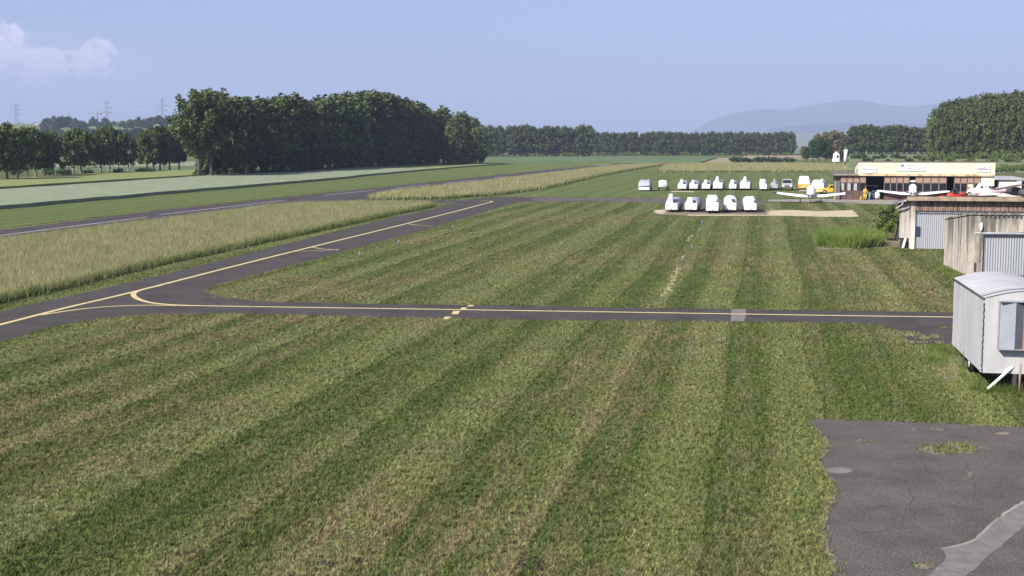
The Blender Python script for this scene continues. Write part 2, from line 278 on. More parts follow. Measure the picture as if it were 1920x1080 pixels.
# ------------------------------------------------------------------ mesh helpers
class MB:
    def __init__(s): s.v, s.f, s.mi, s.sm = [], [], [], []
    def add(s, vs, fs, mi=0, smooth=False, mtx=None):
        o = len(s.v)
        s.v += [tuple(mtx @ Vector(p)) for p in vs] if mtx else [tuple(p) for p in vs]
        for f in fs: s.f.append([i + o for i in f]); s.mi.append(mi); s.sm.append(smooth)
        return s
    def box(s, x0, x1, y0, y1, z0, z1, mi=0, mtx=None):
        vs = [(x, y, z) for z in (z0, z1) for y in (y0, y1) for x in (x0, x1)]
        return s.add(vs, [(0, 2, 3, 1), (4, 5, 7, 6), (0, 1, 5, 4), (2, 6, 7, 3), (0, 4, 6, 2), (1, 3, 7, 5)], mi, False, mtx)
    def tube(s, pts, rad, n=8, mi=0, mtx=None, cap=True):
        pts = [Vector(p) for p in pts]
        if isinstance(rad, (int, float)): rad = [rad] * len(pts)
        vs = []
        for i, p in enumerate(pts):
            d = (pts[min(i + 1, len(pts) - 1)] - pts[max(i - 1, 0)]).normalized()
            a = d.cross(Vector((0, 0, 1)) if abs(d.z) < .9 else Vector((1, 0, 0))).normalized(); b = d.cross(a)
            for k in range(n):
                t = 2 * math.pi * k / n; vs.append(p + (a * math.cos(t) + b * math.sin(t)) * rad[i])
        fs = [(i * n + k, i * n + (k + 1) % n, (i + 1) * n + (k + 1) % n, (i + 1) * n + k) for i in range(len(pts) - 1) for k in range(n)]
        if cap: fs += [tuple(range(n - 1, -1, -1)), tuple((len(pts) - 1) * n + k for k in range(n))]
        return s.add(vs, fs, mi, True, mtx)
    def loft(s, secs, mi=0, smooth=True, mtx=None, cap=True):
        n = len(secs[0]); vs = [p for sec in secs for p in sec]
        fs = [(i * n + k, i * n + (k + 1) % n, (i + 1) * n + (k + 1) % n, (i + 1) * n + k) for i in range(len(secs) - 1) for k in range(n)]
        if cap: fs += [tuple(range(n - 1, -1, -1)), tuple((len(secs) - 1) * n + k for k in range(n))]
        return s.add(vs, fs, mi, smooth, mtx)
    def prism(s, poly, z0, z1, mi=0, mtx=None):
        n = len(poly); vs = [(p[0], p[1], z0) for p in poly] + [(p[0], p[1], z1) for p in poly]
        return s.add(vs, [tuple(range(n - 1, -1, -1)), tuple(range(n, 2 * n))] + [(k, (k + 1) % n, n + (k + 1) % n, n + k) for k in range(n)], mi, False, mtx)
    def prof_y(s, prof, mi=0, smooth=False):
        """side profile of (y, z, half width) swept across x"""
        n = len(prof); vs = [(-w, y, z) for y, z, w in prof] + [(w, y, z) for y, z, w in prof]
        return s.add(vs, [tuple(range(n)), tuple(range(2 * n - 1, n - 1, -1))] + [(k, n + k, n + (k + 1) % n, (k + 1) % n) for k in range(n)], mi, smooth)
    def prof_x(s, prof, y0, y1, mi=0):
        """front outline of (x, z) swept from y0 to y1"""
        n = len(prof); vs = [(x, y0, z) for x, z in prof] + [(x, y1, z) for x, z in prof]
        return s.add(vs, [tuple(range(n)), tuple(range(2 * n - 1, n - 1, -1))] + [(k, n + k, n + (k + 1) % n, (k + 1) % n) for k in range(n)], mi)
    def build(s, name, mats, parent=None, bevel=0.0):
        me = bpy.data.meshes.new(name); me.from_pydata(s.v, [], s.f)
        if not isinstance(mats, (list, tuple)): mats = [mats]
        for m in mats: me.materials.append(M[m])
        me.polygons.foreach_set('material_index', s.mi); me.polygons.foreach_set('use_smooth', s.sm); me.update()
        import bmesh
        b = bmesh.new(); b.from_mesh(me); bmesh.ops.recalc_face_normals(b, faces=b.faces); b.to_mesh(me); b.free()
        o = bpy.data.objects.new(name, me); COL.objects.link(o)
        if parent: o.parent = parent
        if bevel:
            bv = o.modifiers.new('bevel', 'BEVEL'); bv.width = bevel; bv.segments = 2; bv.limit_method = 'ANGLE'
        return o
def np_mesh(name, verts, nper, mats, parent=None, smooth=False, mi=None):
    """verts (N*nper, 3): N separate polygons of nper corners"""
    me = bpy.data.meshes.new(name); nv = len(verts); nf = nv // nper
    me.vertices.add(nv); me.vertices.foreach_set('co', np.ascontiguousarray(verts, dtype=np.float32).ravel())
    me.loops.add(nv); me.loops.foreach_set('vertex_index', np.arange(nv, dtype=np.int32))
    me.polygons.add(nf); me.polygons.foreach_set('loop_start', np.arange(0, nv, nper, dtype=np.int32))
    me.update(calc_edges=True)
    if not isinstance(mats, (list, tuple)): mats = [mats]
    for m in mats: me.materials.append(M[m])
    if mi is not None: me.polygons.foreach_set('material_index', np.ascontiguousarray(mi, dtype=np.int32))
    o = bpy.data.objects.new(name, me); COL.objects.link(o)
    if parent: o.parent = parent
    return o
def tag(o, label=None, cat=None, group=None, kind=None):
    if label: o['label'] = label
    if cat: o['category'] = cat
    if group: o['group'] = group
    if kind: o['kind'] = kind
    return o
def thing(name, label, cat, loc=(0, 0, 0), rz=0.0, group=None):
    o = bpy.data.objects.new(name, None); COL.objects.link(o); o.location = loc; o.rotation_euler = (0, 0, rz); o.empty_display_size = 0.5
    return tag(o, label, cat, group)
def copy_tree(o, parent=None):
    c = o.copy(); COL.objects.link(c); c.parent = parent
    for ch in [x for x in o.children]: copy_tree(ch, c)
    return c
def smooth_path(p, k=6):
    p = [Vector(q) for q in p]; out = []
    for i in range(len(p) - 1):
        a, b, c, d = p[max(i - 1, 0)], p[i], p[i + 1], p[min(i + 2, len(p) - 1)]
        for j in range(k):
            t = j / k
            out.append(0.5 * ((2 * b) + (c - a) * t + (2 * a - 5 * b + 4 * c - d) * t * t + (3 * b - a - 3 * c + d) * t ** 3))
    return out + [p[-1]]
def px(pts, z=0.0): return [at(u, v, z) for u, v in pts]
def densify(poly, step, jit, closed=True):
    out = []
    for i in range(len(poly) - (0 if closed else 1)):
        a, b = Vector(poly[i]), Vector(poly[(i + 1) % len(poly)]); n = max(1, int((b - a).length / step))
        d = (b - a).normalized(); nrm = Vector((-d.y, d.x, 0))
        for j in range(n): out.append(a.lerp(b, j / n) + nrm * (rng.uniform(-jit, jit) if j else 0))
    return out
def sheet(name, poly, m, z, kind='structure', step=0, jit=0):
    if step: poly = densify(poly, step, jit)
    mb = MB(); mb.add([(p[0], p[1], z) for p in poly], [tuple(range(len(poly)))])
    o = mb.build(name, m)
    if o.data.polygons[0].normal.z < 0: o.data.flip_normals()
    o['kind'] = kind; return o
def ribbon(mb, path, w, z, mi=0):
    path = [Vector(p) for p in path]; vs = []
    for i, p in enumerate(path):
        d = (path[min(i + 1, len(path) - 1)] - path[max(i - 1, 0)]); d.z = 0; d.normalize(); nrm = Vector((-d.y, d.x, 0)) * w / 2
        vs += [(p.x - nrm.x, p.y - nrm.y, z), (p.x + nrm.x, p.y + nrm.y, z)]
    mb.add(vs, [(2 * i, 2 * i + 1, 2 * i + 3, 2 * i + 2) for i in range(len(path) - 1)], mi)
def in_poly(P, poly):
    x, y = P[:, 0], P[:, 1]; ins = np.zeros(len(P), bool); n = len(poly)
    for i in range(n):
        x1, y1, x2, y2 = poly[i][0], poly[i][1], poly[(i + 1) % n][0], poly[(i + 1) % n][1]
        if y1 == y2: continue
        c = ((y1 > y) != (y2 > y)) & (x < (x2 - x1) * (y - y1) / (y2 - y1) + x1); ins ^= c
    return ins
def scatter(poly, dens):
    a = np.array([[p[0], p[1]] for p in poly]); lo, hi = a.min(0), a.max(0)
    n = int((hi - lo).prod() * dens); P = NR.random((n, 2)) * (hi - lo) + lo
    return P[in_poly(P, poly)]
def blades(P, h, w, lean=0.35, z0=0.0, per=1, spread=0.0):
    """one bent triangle per blade"""
    if per > 1:
        P = np.repeat(P, per, 0) + NR.normal(0, spread, (len(P) * per, 2))
    n = len(P); a = NR.random(n) * 2 * np.pi; hh = h * (0.55 + 0.8 * NR.random(n)); ww = w * (0.6 + 0.8 * NR.random(n))
    b = NR.random(n) * 2 * np.pi; ln = hh * lean * NR.random(n) * 1.6
    V = np.zeros((n, 3, 3)); V[:, :, :2] = P[:, None, :]
    V[:, 0, 0] += np.cos(a) * ww / 2; V[:, 0, 1] += np.sin(a) * ww / 2
    V[:, 1, 0] -= np.cos(a) * ww / 2; V[:, 1, 1] -= np.sin(a) * ww / 2
    V[:, 2, 0] += np.cos(b) * ln; V[:, 2, 1] += np.sin(b) * ln
    V[:, :2, 2] = z0; V[:, 2, 2] = z0 + hh
    return V.reshape(-1, 3)

# ------------------------------------------------------------------ ground
mb = MB(); nseg = 72; radii = [0, 8, 16, 30, 55, 90, 140, 210, 320, 480, 700, 1100, 1800, 3000, 5000, 9000, 16000, 26000]
vs = [(0, 0, 0)]
for r_ in radii[1:]: vs += [(r_ * math.cos(2 * math.pi * k / nseg), r_ * math.sin(2 * math.pi * k / nseg), 0) for k in range(nseg)]
fs = [(0, 1 + k, 1 + (k + 1) % nseg) for k in range(nseg)]
for i in range(len(radii) - 2):
    a, b = 1 + i * nseg, 1 + (i + 1) * nseg
    fs += [(a + k, b + k, b + (k + 1) % nseg, a + (k + 1) % nseg) for k in range(nseg)]
mb.add(vs, fs, 0); ground = mb.build('ground', 'grass'); ground['kind'] = 'structure'
for p in ground.data.polygons:
    if p.normal.z < 0: p.flip()

# taxiway with the crossing taxiway, one paved sheet
cross_top = [(380, 547), (420, 557), (480, 565), (700, 570), (920, 572), (1180, 577), (1560, 582), (1790, 586), (2050, 590)]
cross_bot = [(2050, 616), (1800, 648), (1700, 645), (1690, 622), (1640, 608), (1560, 605), (1180, 602), (850, 598), (690, 594), (440, 588), (300, 589), (200, 596), (100, 611), (0, 642), (-120, 684)]
tax_far = [(-120, 612), (0, 584), (125, 556), (275, 522), (440, 481), (620, 436), (740, 407), (815, 391), (860, 378), (885, 373), (930, 369.5), (1010, 369.5), (1100, 372)]
tri_left = [(960, 381), (920, 394), (800, 430), (650, 469), (600, 484), (440, 524), (410, 533)]
pave = px(tax_far) + px([(1100, 378), (1000, 378)]) + px(tri_left) + px(cross_top) + px(cross_bot)
sheet('taxiway', pave, 'asphalt', 0.004, step=2.5, jit=0.10)
road = px([(1000, 370), (1200, 371.5), (1330, 373), (1425, 375), (1438, 380), (1420, 387), (1350, 390), (1290, 388), (1225, 380), (1100, 376.5), (1000, 378)])
sheet('road', road, 'old_asphalt', 0.006, step=4, jit=0.3)
sheet('apron', px([(1440, 374.5), (1560, 373), (1660, 371), (2000, 371), (2000, 384), (1700, 384), (1440, 377.5)]), 'pale_conc', 0.008, step=3, jit=0.15)
run_far = [(-200, 462), (0, 432), (320, 392), (440, 380), (620, 361), (800, 342.5), (1000, 321.5), (1117, 310.5), (1150, 308)]
def offset(pts, d):
    pts = [Vector(p) for p in pts]; out = []
    for i, p in enumerate(pts):
        t = (pts[min(i + 1, len(pts) - 1)] - pts[max(i - 1, 0)]).normalized(); out.append(p + Vector((t.y, -t.x, 0)) * d)
    return out
rf = px(run_far); sheet('runway', rf + offset(rf, 11.5)[::-1], 'runway', 0.004, step=6, jit=0.12)
sheet('runway_link', px([(560, 377), (640, 369), (700, 366), (690, 371), (760, 374), (860, 374), (880, 379), (800, 383)]), 'runway', 0.0075)
mbw = MB()
for a, b in (((-60, 449), (275, 407)), ((300, 402.5), (535, 375.5)), ((608, 366.5), (704, 356.5)), ((742, 352.5), (806, 346)), ((838, 343), (898, 337)), ((926, 333.5), (962, 330)), ((984, 327.5), (1010, 325)), ((1028, 322.5), (1052, 320))):
    ribbon(mbw, px([a, b]), 0.38, 0.009)
mbw.build('runway_marking', 'whiteline')['kind'] = 'structure'
mbw = MB(); ribbon(mbw, px([(1112, 309.3), (1146, 309.3)]), 9.0, 0.012); mbw.build('threshold_marking', 'whiteline')['kind'] = 'structure'
mby = MB()
main = smooth_path(px([(-120, 639), (0, 609), (125, 577), (250, 547.5), (440, 499), (585, 463), (740, 425), (850, 397.5), (905, 383), (922, 378.5), (918, 377), (900, 377)]), 5)
ribbon(mby, main, 0.27, 0.011)
ribbon(mby, smooth_path(px([(75, 591), (150, 580), (215, 574.5), (280, 572.5), (330, 573.2), (440, 574.5)]), 6), 0.2, 0.0105)
ribbon(mby, smooth_path(px([(300, 535.5), (266, 543.5), (251, 550), (254, 558), (272, 565.5), (300, 570), (345, 572.8), (440, 574.7)]), 8), 0.27, 0.0125)
ribbon(mby, smooth_path(px([(440, 574.7), (800, 580), (1180, 585.8), (1560, 591.8), (1800, 595)]), 5), 0.25, 0.011)
ribbon(mby, smooth_path(px([(583, 463), (604, 467), (635, 469)]), 6), 0.16, 0.013); ribbon(mby, smooth_path(px([(545, 472), (600, 470), (635, 468)]), 6), 0.16, 0.014)
ribbon(mby, smooth_path(px([(765, 420), (785, 422.5), (812, 423)]), 6), 0.2, 0.013)
mby.build('taxiway_marking', 'yellow')['kind'] = 'structure'
mbh = MB()
for (u, v, a, b) in ((838, 596, 7.5, 2.3), (854, 586, 8, 3.1), (868.5, 578.6, 7, 1.9), (882, 573.2, 7, 1.3)):
    mbh.add([tuple(at(u + dx, v + dv, 0.015)) for dx, dv in ((-a, b), (a - 3, b), (a + 1, -b), (-a + 4, -b))], [(0, 1, 2, 3)])
mbh.build('holding_marking', 'yellow')['kind'] = 'structure'
sheet('concrete_patch', px([(1371, 579.3), (1399, 579.5), (1396, 603), (1369, 602.5)]), 'concrete', 0.008, step=.5, jit=.04)
pad = px([(1512, 783), (1600, 785), (1750, 790), (1920, 799), (2150, 812), (2300, 1250), (1600, 1250), (1562, 1082), (1540, 1020), (1537, 985), (1547, 948), (1562, 922), (1553, 905), (1528, 866), (1545, 838), (1533, 812)])
sheet('paved_pad', pad, 'old_asphalt', 0.005, step=.35, jit=.05)
strip_ = px([(1768, 1030), (1800, 1024), (1832, 1012), (1870, 975), (1925, 938), (2000, 890), (2040, 930), (1925, 983), (1885, 1017), (1855, 1041), (1816, 1076), (1795, 1110), (1700, 1110), (1745, 1075), (1775, 1045)])
sheet('concrete_strip', strip_, 'concrete', 0.009, step=.3, jit=.03)
mbk = MB(); mc = MB()
for q in ([(1700, 905), (1712, 930), (1705, 950), (1722, 972)], [(1600, 995), (1640, 1000), (1662, 992), (1690, 1001)], [(1812, 868), (1818, 890), (1830, 905), (1826, 920)], [(1725, 845), (1735, 880), (1752, 905), (1760, 930)], [(1560, 950), (1620, 960), (1660, 948), (1720, 958), (1770, 950), (1850, 955)]):
    ribbon(mc, densify(px(q), .15, .03, False), .013, 0.0085)
mc.build('pavement_crack', 'crackm')['kind'] = 'structure'
ribbon(mbk, densify(px([(1765, 1030), (1800, 1023), (1832, 1011), (1870, 974), (1925, 937)]), .2, .03, False), .07, 0.0135)
mbk.build('strip_edge', 'pale_conc')['kind'] = 'structure'
def ellipse(u, v, a, b, n=18, j=.25): return [at(u + a * math.cos(t) * (1 + rng.uniform(-j, j)), v + b * math.sin(t) * (1 + rng.uniform(-j, j))) for t in [2 * math.pi * k / n for k in range(n)]]
weed = ellipse(1780, 842, 56, 10, 44, .3)
sheet('dry_patch', weed, 'dirt', 0.009)
mbe = MB(); ribbon(mbe, densify(px([(1534, 812), (1546, 838), (1529, 866), (1554, 905), (1563, 922), (1548, 948), (1538, 985), (1541, 1020), (1563, 1082)]), .22, .06, False), .22, 0.0145)
ribbon(mbe, densify(px([(1700, 788), (1800, 793), (1920, 800)]), .3, .06, False), .16, 0.0145); mbe.build('dirt_edge', 'dirt')['kind'] = 'structure'
sheet('concrete_spot', ellipse(1572, 883, 26, 6, j=.1), 'concrete', 0.009)
for (u, v, a, b) in ((1755, 805, 14, 3), (1712, 806, 6, 2), (1620, 827, 17, 3), (1553, 838, 14, 4), (1880, 813, 14, 3), (1850, 797, 40, 3), (1735, 1062, 22, 7), (1818, 890, 4, 8)):
    sheet('dirt_patch', ellipse(u, v, a * .9, b * .8, 22, .22), 'dirt', 0.010)
sand = px([(1436, 395), (1480, 393.5), (1530, 396), (1598, 394), (1612, 407), (1540, 406.5), (1480, 405), (1425, 404)])
sheet('sand', sand, 'sand', 0.007, step=1.5, jit=.25)
sheet('sand_track', px([(1230, 394), (1275, 393), (1440, 394), (1440, 404), (1300, 405), (1226, 401)]), 'dirt', 0.010, step=1.5, jit=.3)
sheet('sand_track', px([(1256, 358.4), (1298, 358.4), (1300, 360.2), (1262, 360)]), 'sand', 0.0105, step=2, jit=.4)
sheet('dirt_patch', px([(1535, 470), (1600, 466), (1700, 463), (1700, 448), (1640, 446), (1528, 462)]), 'dirt', 0.006, step=1, jit=.2)
sheet('dirt_patch', ellipse(1780, 690, 24, 26), 'dirt', 0.006); sheet('dirt_patch', ellipse(1885, 724, 26, 12), 'dirt', 0.006)
MUD = [(1700, 628, 22, 3), (1735, 634, 16, 2), (1690, 640, 14, 2), (1752, 632, 10, 3), (1768, 614, 6, 1.2), (1712, 642, 20, 2), (1760, 642, 8, 2)]
for (u, v, a, b_) in MUD: sheet('grass_patch', [at(u + a * math.cos(t) * rng.uniform(.5, 1.3), v + b_ * math.sin(t) * rng.uniform(.5, 1.4)) for t in [6.283 * k / 26 for k in range(26)]], 'dirt', 0.0125)
for q in ([(1240, 556), (1252, 556), (1277, 502), (1268, 500)], [(1286, 452), (1292, 452), (1300, 440), (1294, 441)]):
    sheet('dry_patch', px(q), 'straw', 0.004, step=.5, jit=.12)
sheet('sand_track', px([(1290, 402.4), (1440, 403), (1440, 404.8), (1290, 404.8)]), 'sand', 0.0125, step=1, jit=.12)
sheet('sand_track', px([(1228, 394), (1246, 393), (1250, 396.5), (1243, 401.5), (1228, 399)]), 'sand', 0.0125, step=.7, jit=.25)
# lighter green mown ground beyond the taxiways
sheet('far_meadow', px([(1010, 356), (1240, 310), (1570, 310), (1590, 372), (1440, 371.5), (1100, 370), (900, 368)]), 'far_grass', 0.003)
sheet('runway_verge', px([(-200, 455), (0, 429), (320, 389), (800, 341), (1110, 309), (1150, 305), (960, 305), (560, 339), (-200, 412)]), 'far_grass', 0.003)
sheet('taxiway_verge', px([(-200, 640), (0, 587), (440, 484), (815, 392), (860, 379), (815, 376), (690, 365), (560, 380), (815, 388), (440, 467), (0, 566), (-200, 620)]), 'far_grass', 0.002)

# ------------------------------------------------------------------ fields, crops, tall grass
def slab(name, poly, m, h, label=None, step=6, jit=.4, cell=None):
    poly = densify(poly, step, jit)
    b = MB(); b.prism([(p.x, p.y) for p in poly], 0.0, h); o = b.build(name, m)
    return tag(o, label, 'crop' if label else None, None, 'stuff')
crop_near = [(-200, 410), (0, 392.5), (140, 380), (320, 363.5), (480, 350), (640, 336), (700, 329), (800, 320)]
slab('crop_field', px(crop_near) + px([(700, 313.5), (560, 325), (400, 331), (375, 333.5), (200, 346), (0, 360), (-200, 374)]), 'crop', .45, 'pale blue-green cereal crop between the runway verge and the big wood', 5, .5)
slab('crop_field', px([(700.5, 328.7), (801, 319.8), (850, 315.5), (900, 311.5), (945, 309), (945, 307.5), (905, 307), (860, 307.5), (800, 309), (700.5, 313.6)]), 'cropy', .42, 'narrow yellow-green crop along the foot of the big wood, at its far end', 5, .5)
slab('crop_field', px([(-200, 368), (0, 356), (200, 342.5), (372, 331.5), (372, 321), (280, 323.5), (140, 330.5), (0, 340.5), (-200, 352)]), 'cropy', .5, 'light green crop in front of the row of trees on the left', 6, .4)
slab('crop_field', px([(905, 304), (1150, 304.5), (1314, 305.6), (1346, 296), (1110, 294.5), (908, 295)]), 'cropg', .4, 'dark green crop field in front of the far row of poplars', 12, .8)
sheet('field', px([(1347, 296), (1372, 296), (1372, 306), (1316, 306)]), 'tan', 0.02)
sheet('field', px([(1372, 299), (1600, 299), (1600, 306), (1372, 306)]), 'tallgreen', 0.02)
sheet('field', px([(1395, 290), (1600, 290), (1600, 299), (1395, 299)]), 'tan', 0.03)
sheet('field', px([(60, 324), (375, 318), (375, 312), (60, 316)]), 'cropg', 0.02)
sheet('field', px([(-100, 316), (375, 311), (375, 303), (-100, 306)]), 'crop', 0.03)
sheet('far_plain', [Vector(p) for p in ((-1500, 900, 0), (2500, 900, 0), (6500, 9000, 0), (-6500, 9000, 0))], 'hillg', 0.5)

def offset_closed(poly, d):
    area = sum(poly[i][0] * poly[(i + 1) % len(poly)][1] - poly[(i + 1) % len(poly)][0] * poly[i][1] for i in range(len(poly)))
    sg = 1 if area > 0 else -1; out = []
    for i in range(len(poly)):
        t = Vector(poly[(i + 1) % len(poly)]) - Vector(poly[i - 1]); t.z = 0; t.normalize(); out.append(Vector(poly[i]) + Vector((-t.y, t.x, 0)) * d * sg)
    return out
def tallgrass(name, poly, label, h, dens, w, bed, edge=None, edge_dens=0, mats=('haybase', 'hay', 'tallgreen'), green=0.25):
    root = tag(bpy.data.objects.new(name, None), label, 'tall grass', None, 'stuff')
    dp = densify(poly, 3, .25)
    P = scatter(poly, dens)
    V = blades(P, h, w, .8)
    mi = (NR.random(len(V) // 3) < green).astype(int) + 1
    cc_ = sum((Vector(q) for q in dp), Vector((0, 0, 0))) / len(dp)
    b = MB(); b.prism([(p.x, p.y) for p in offset_closed(dp, .45)], 0.0, bed)
    parts = [V]; mis = [mi]
    if edge is not None:
        E = []
        for i in range(len(edge) - 1):
            a, c = Vector(edge[i]), Vector(edge[i + 1]); L = (c - a).length; n = int(L * edge_dens)
            t = NR.random(n); nx, ny = -(c - a).y / L, (c - a).x / L; k = NR.normal(0, .17, n)
            E.append(np.stack([a.x + (c.x - a.x) * t + nx * k, a.y + (c.y - a.y) * t + ny * k], 1))
        E = np.concatenate(E); VE = blades(E, h * .85, w, .4); parts.append(VE); mis.append((NR.random(len(E)) < .75).astype(int) + 1)
    V = np.concatenate(parts); o = np_mesh(name, V, 3, list(mats), mi=np.concatenate(mis))
    # the bed joins the blades in one mesh
    import bmesh
    bm = bmesh.new(); bm.from_mesh(o.data); bv = [bm.verts.new(v) for v in b.v]
    for f in b.f: bm.faces.new([bv[i] for i in f]).material_index = 0
    bm.to_mesh(o.data); bm.free()
    bpy.data.objects.remove(root)
    return tag(o, label, 'tall grass', None, 'stuff')
s1 = px([(-200, 618), (0, 567), (130, 538), (275, 503), (440, 467), (620, 428), (740, 402), (816, 387)])
s1f = px([(800, 383.5), (700, 383), (560, 386), (500, 391), (420, 402), (330, 414), (60, 449), (0, 456), (-200, 484)])
tallgrass('tall_grass', s1 + s1f, 'strip of ripe tall grass between the runway and the near taxiway', .56, 170, .036, .30, s1, 150)
s2 = px([(692, 376.5), (780, 374.8), (830, 373), (930, 366.5), (1010, 356.5), (1060, 346), (1117, 332), (1180, 320), (1242, 310)])
s2f = px([(1242, 309), (1180, 310.5), (1117, 316.5), (1000, 331), (900, 344), (800, 355), (740, 362), (700, 368.5), (690, 373)])
tallgrass('tall_grass', s2 + s2f, 'strip of ripe tall grass narrowing into the distance right of the runway', .68, 22, .11, .3, s2, 34, green=.12)
s3 = px([(1232, 322.5), (1300, 323), (1400, 322.6), (1500, 323), (1600, 322.4)])
tallgrass('tall_grass', s3 + px([(1600, 308.5), (1420, 308), (1250, 309.5)]), 'band of ripe grass across the far end of the mown field, behind the parked trailers', .75, 8, .16, .35, s3, 22, green=.12)

# short grass: individual blades over the near field, clear of the paving
def exclude(P, polys):
    keep = np.ones(len(P), bool)
    for q in polys: keep &= ~in_poly(P, q)
    return P[keep]
def view(Y0, Y1, m=1.0):
    k = 960 / FPX; return [(-k * Y0 - m, Y0), (k * Y0 + m, Y0), (k * Y1 + m, Y1), (-k * Y1 - m, Y1)]
allb = []
for Y0, Y1, dn, hh, ww, per in ((19.5, 30, 70, .065, .020, 15), (30, 42, 48, .065, .026, 11), (42, 60, 28, .068, .034, 8), (60, 90, 14, .07, .05, 6), (90, 130, 7, .07, .08, 4), (130, 190, 3, .07, .12, 3)):
    P = exclude(scatter(view(Y0, Y1), dn), [pave, pad])
    P = exclude(P, [s1 + s1f, road, sand, s2 + s2f]) if Y1 < 100 else exclude(P, [s1 + s1f, s2 + s2f, road, sand, rf + offset(rf, 11.5)[::-1], px([(1010, 356), (1240, 310), (1570, 310), (1590, 372), (1440, 371.5), (1100, 370), (900, 368)]), px([(-200, 455), (0, 429), (320, 389), (800, 341), (1110, 309), (-200, 309)]), px([(1440, 374.5), (1560, 373), (1660, 371), (2000, 371), (2000, 384), (1700, 384), (1440, 377.5)]), px([(1226, 392), (1440, 392), (1440, 405), (1226, 405)])])
    allb.append(blades(P, hh, ww, .9, 0, per, .05))
DIV = [(1005, 1058, 34, 22), (598, 1062, 40, 16), (395, 562, 8, 2), (200, 900, 8, 3), (460, 762, 8, 3), (250, 818, 8, 3)]
for (u, v, a, b_) in DIV: sheet('bare_soil', ellipse(u, v, a * .8, b_ * .6, 22, .5), 'soil', 0.012)
for (u, v, a, b_) in MUD: allb.append(blades(scatter(ellipse(u, v, a * 1.3, b_ * 1.5, 16, .3), 60), .10, .03, .8, 0, 3, .08))
edge_l = densify(px([(1526, 812), (1538, 838), (1521, 866), (1546, 905), (1555, 922), (1540, 948), (1530, 985), (1533, 1020), (1555, 1082)]), .1, .05, False)
edge_t = densify(px([(1512, 784), (1600, 786), (1750, 791), (1920, 800)]), .1, .05, False)
EP = np.array([[p.x, p.y] for p in edge_l + edge_t]); EP = np.repeat(EP, 9, 0) + NR.normal(0, .10, (len(EP) * 9, 2))
allb.append(blades(EP, .065, .022, .9, 0, 5, .04))
for (u, v, a, b_) in ((1735, 1062, 30, 8), (1755, 805, 12, 3), (1553, 838, 14, 5), (1850, 797, 40, 4), (1620, 827, 12, 3)):
    allb.append(blades(scatter(ellipse(u, v, a, b_, 16, .3), 45), .06, .025, .9, 0, 4, .05))
CR = [scatter([at(380, 547), at(420, 536), at(470, 560), at(420, 562), at(370, 556)], 7)]
allb.append(blades(CR[0], .06, .03, .9, 0, 5, .07))
Pw = scatter(weed, 90); allb.append(blades(Pw, .09, .03, .8, 0, 4, .05))
nb = np_mesh('grass', np.concatenate(allb), 3, 'blades'); tag(nb, 'short mown grass of the airfield in the foreground', 'grass', None, 'stuff')
Pu = np.concatenate([scatter(q, 120) for q in (ellipse(1760, 668, 26, 20, j=.1), ellipse(1868, 728, 56, 10, j=.1), [at(1766, 498), at(1815, 524), at(1800, 530), at(1756, 505)])])
tag(np_mesh('grass', blades(Pu, .2, .03, .6, 0, 3, .08), 3, 'tallgreen'), 'lush uncut grass around the box trailer and at the foot of the near garage', 'grass', None, 'stuff')

# ------------------------------------------------------------------ hills and mountains
def ridge(name, pts, Y, depth, m, base=-5, rough=0.0, n=4):
    """a real ridge: crest above pts (pixel), flank falling towards the viewer and away again"""
    pts = smooth_path([(u, v, 0) for u, v in pts], n); crest = [atY(p.x, p.y, Y) for p in pts]
    rows = []
    for k, (t, hgt) in enumerate(((-1, 0), (-.6, .30), (-.3, .66), (-.1, .93), (0, 1), (.15, .9), (.6, .45), (1, 0))):
        rows.append([(c.x + rng.uniform(-1, 1) * rough * (1 - hgt), Y + depth * t + rng.uniform(-1, 1) * rough, base + (c.z - base) * max(0, hgt + (rng.uniform(-.05, .05) if 0 < hgt < 1 else 0))) for c in crest])
    b = MB(); w = len(crest)
    b.add([p for r in rows for p in r], [(i * w + k, i * w + k + 1, (i + 1) * w + k + 1, (i + 1) * w + k) for i in range(len(rows) - 1) for k in range(w - 1)], 0, True)
    o = b.build(name, m); o['kind'] = 'structure'; return o
ridge('mountains', [(1290, 262), (1305, 246), (1340, 224), (1400, 208), (1445, 203.5), (1480, 206), (1530, 195), (1600, 187), (1640, 193), (1690, 199), (1745, 196), (1800, 184), (1860, 173), (1920, 172), (2000, 180), (2100, 200)], 13000, 2500, 'rock', rough=150)
ridge('mountain_foothills', [(1420, 252), (1460, 240), (1510, 235), (1580, 231), (1640, 236), (1720, 232), (1800, 240), (2000, 245)], 9000, 900, 'rock', rough=80)
ridge('distant_rise', [(1100, 262), (1300, 256), (1480, 251), (1600, 249), (2100, 250)], 6500, 1800, 'hillg', rough=60)
ridge('hill', [(-400, 238), (-100, 234), (0, 233), (80, 232), (170, 231), (230, 226), (330, 222), (420, 222), (520, 235), (640, 262)], 1500, 420, 'hillg', rough=20)
# bank behind the hangar
bk = MB(); q = []
for Y, z in ((330, 0), (360, .35), (400, 1.6), (430, 2.3), (760, 3.0), (900, 0)):
    q.append([(atY(u, 300, Y).x if Y < 760 else atY(u, 300, 760).x, Y, z) for u in (1592, 1640, 1720, 1800, 1880, 1960, 2060)])
bk.add([p for r in q for p in r], [(i * 7 + k, i * 7 + k + 1, i * 7 + k + 8, i * 7 + k + 7) for i in range(5) for k in range(6)], 0, True)
bk.build('embankment', 'hillg')['kind'] = 'structure'

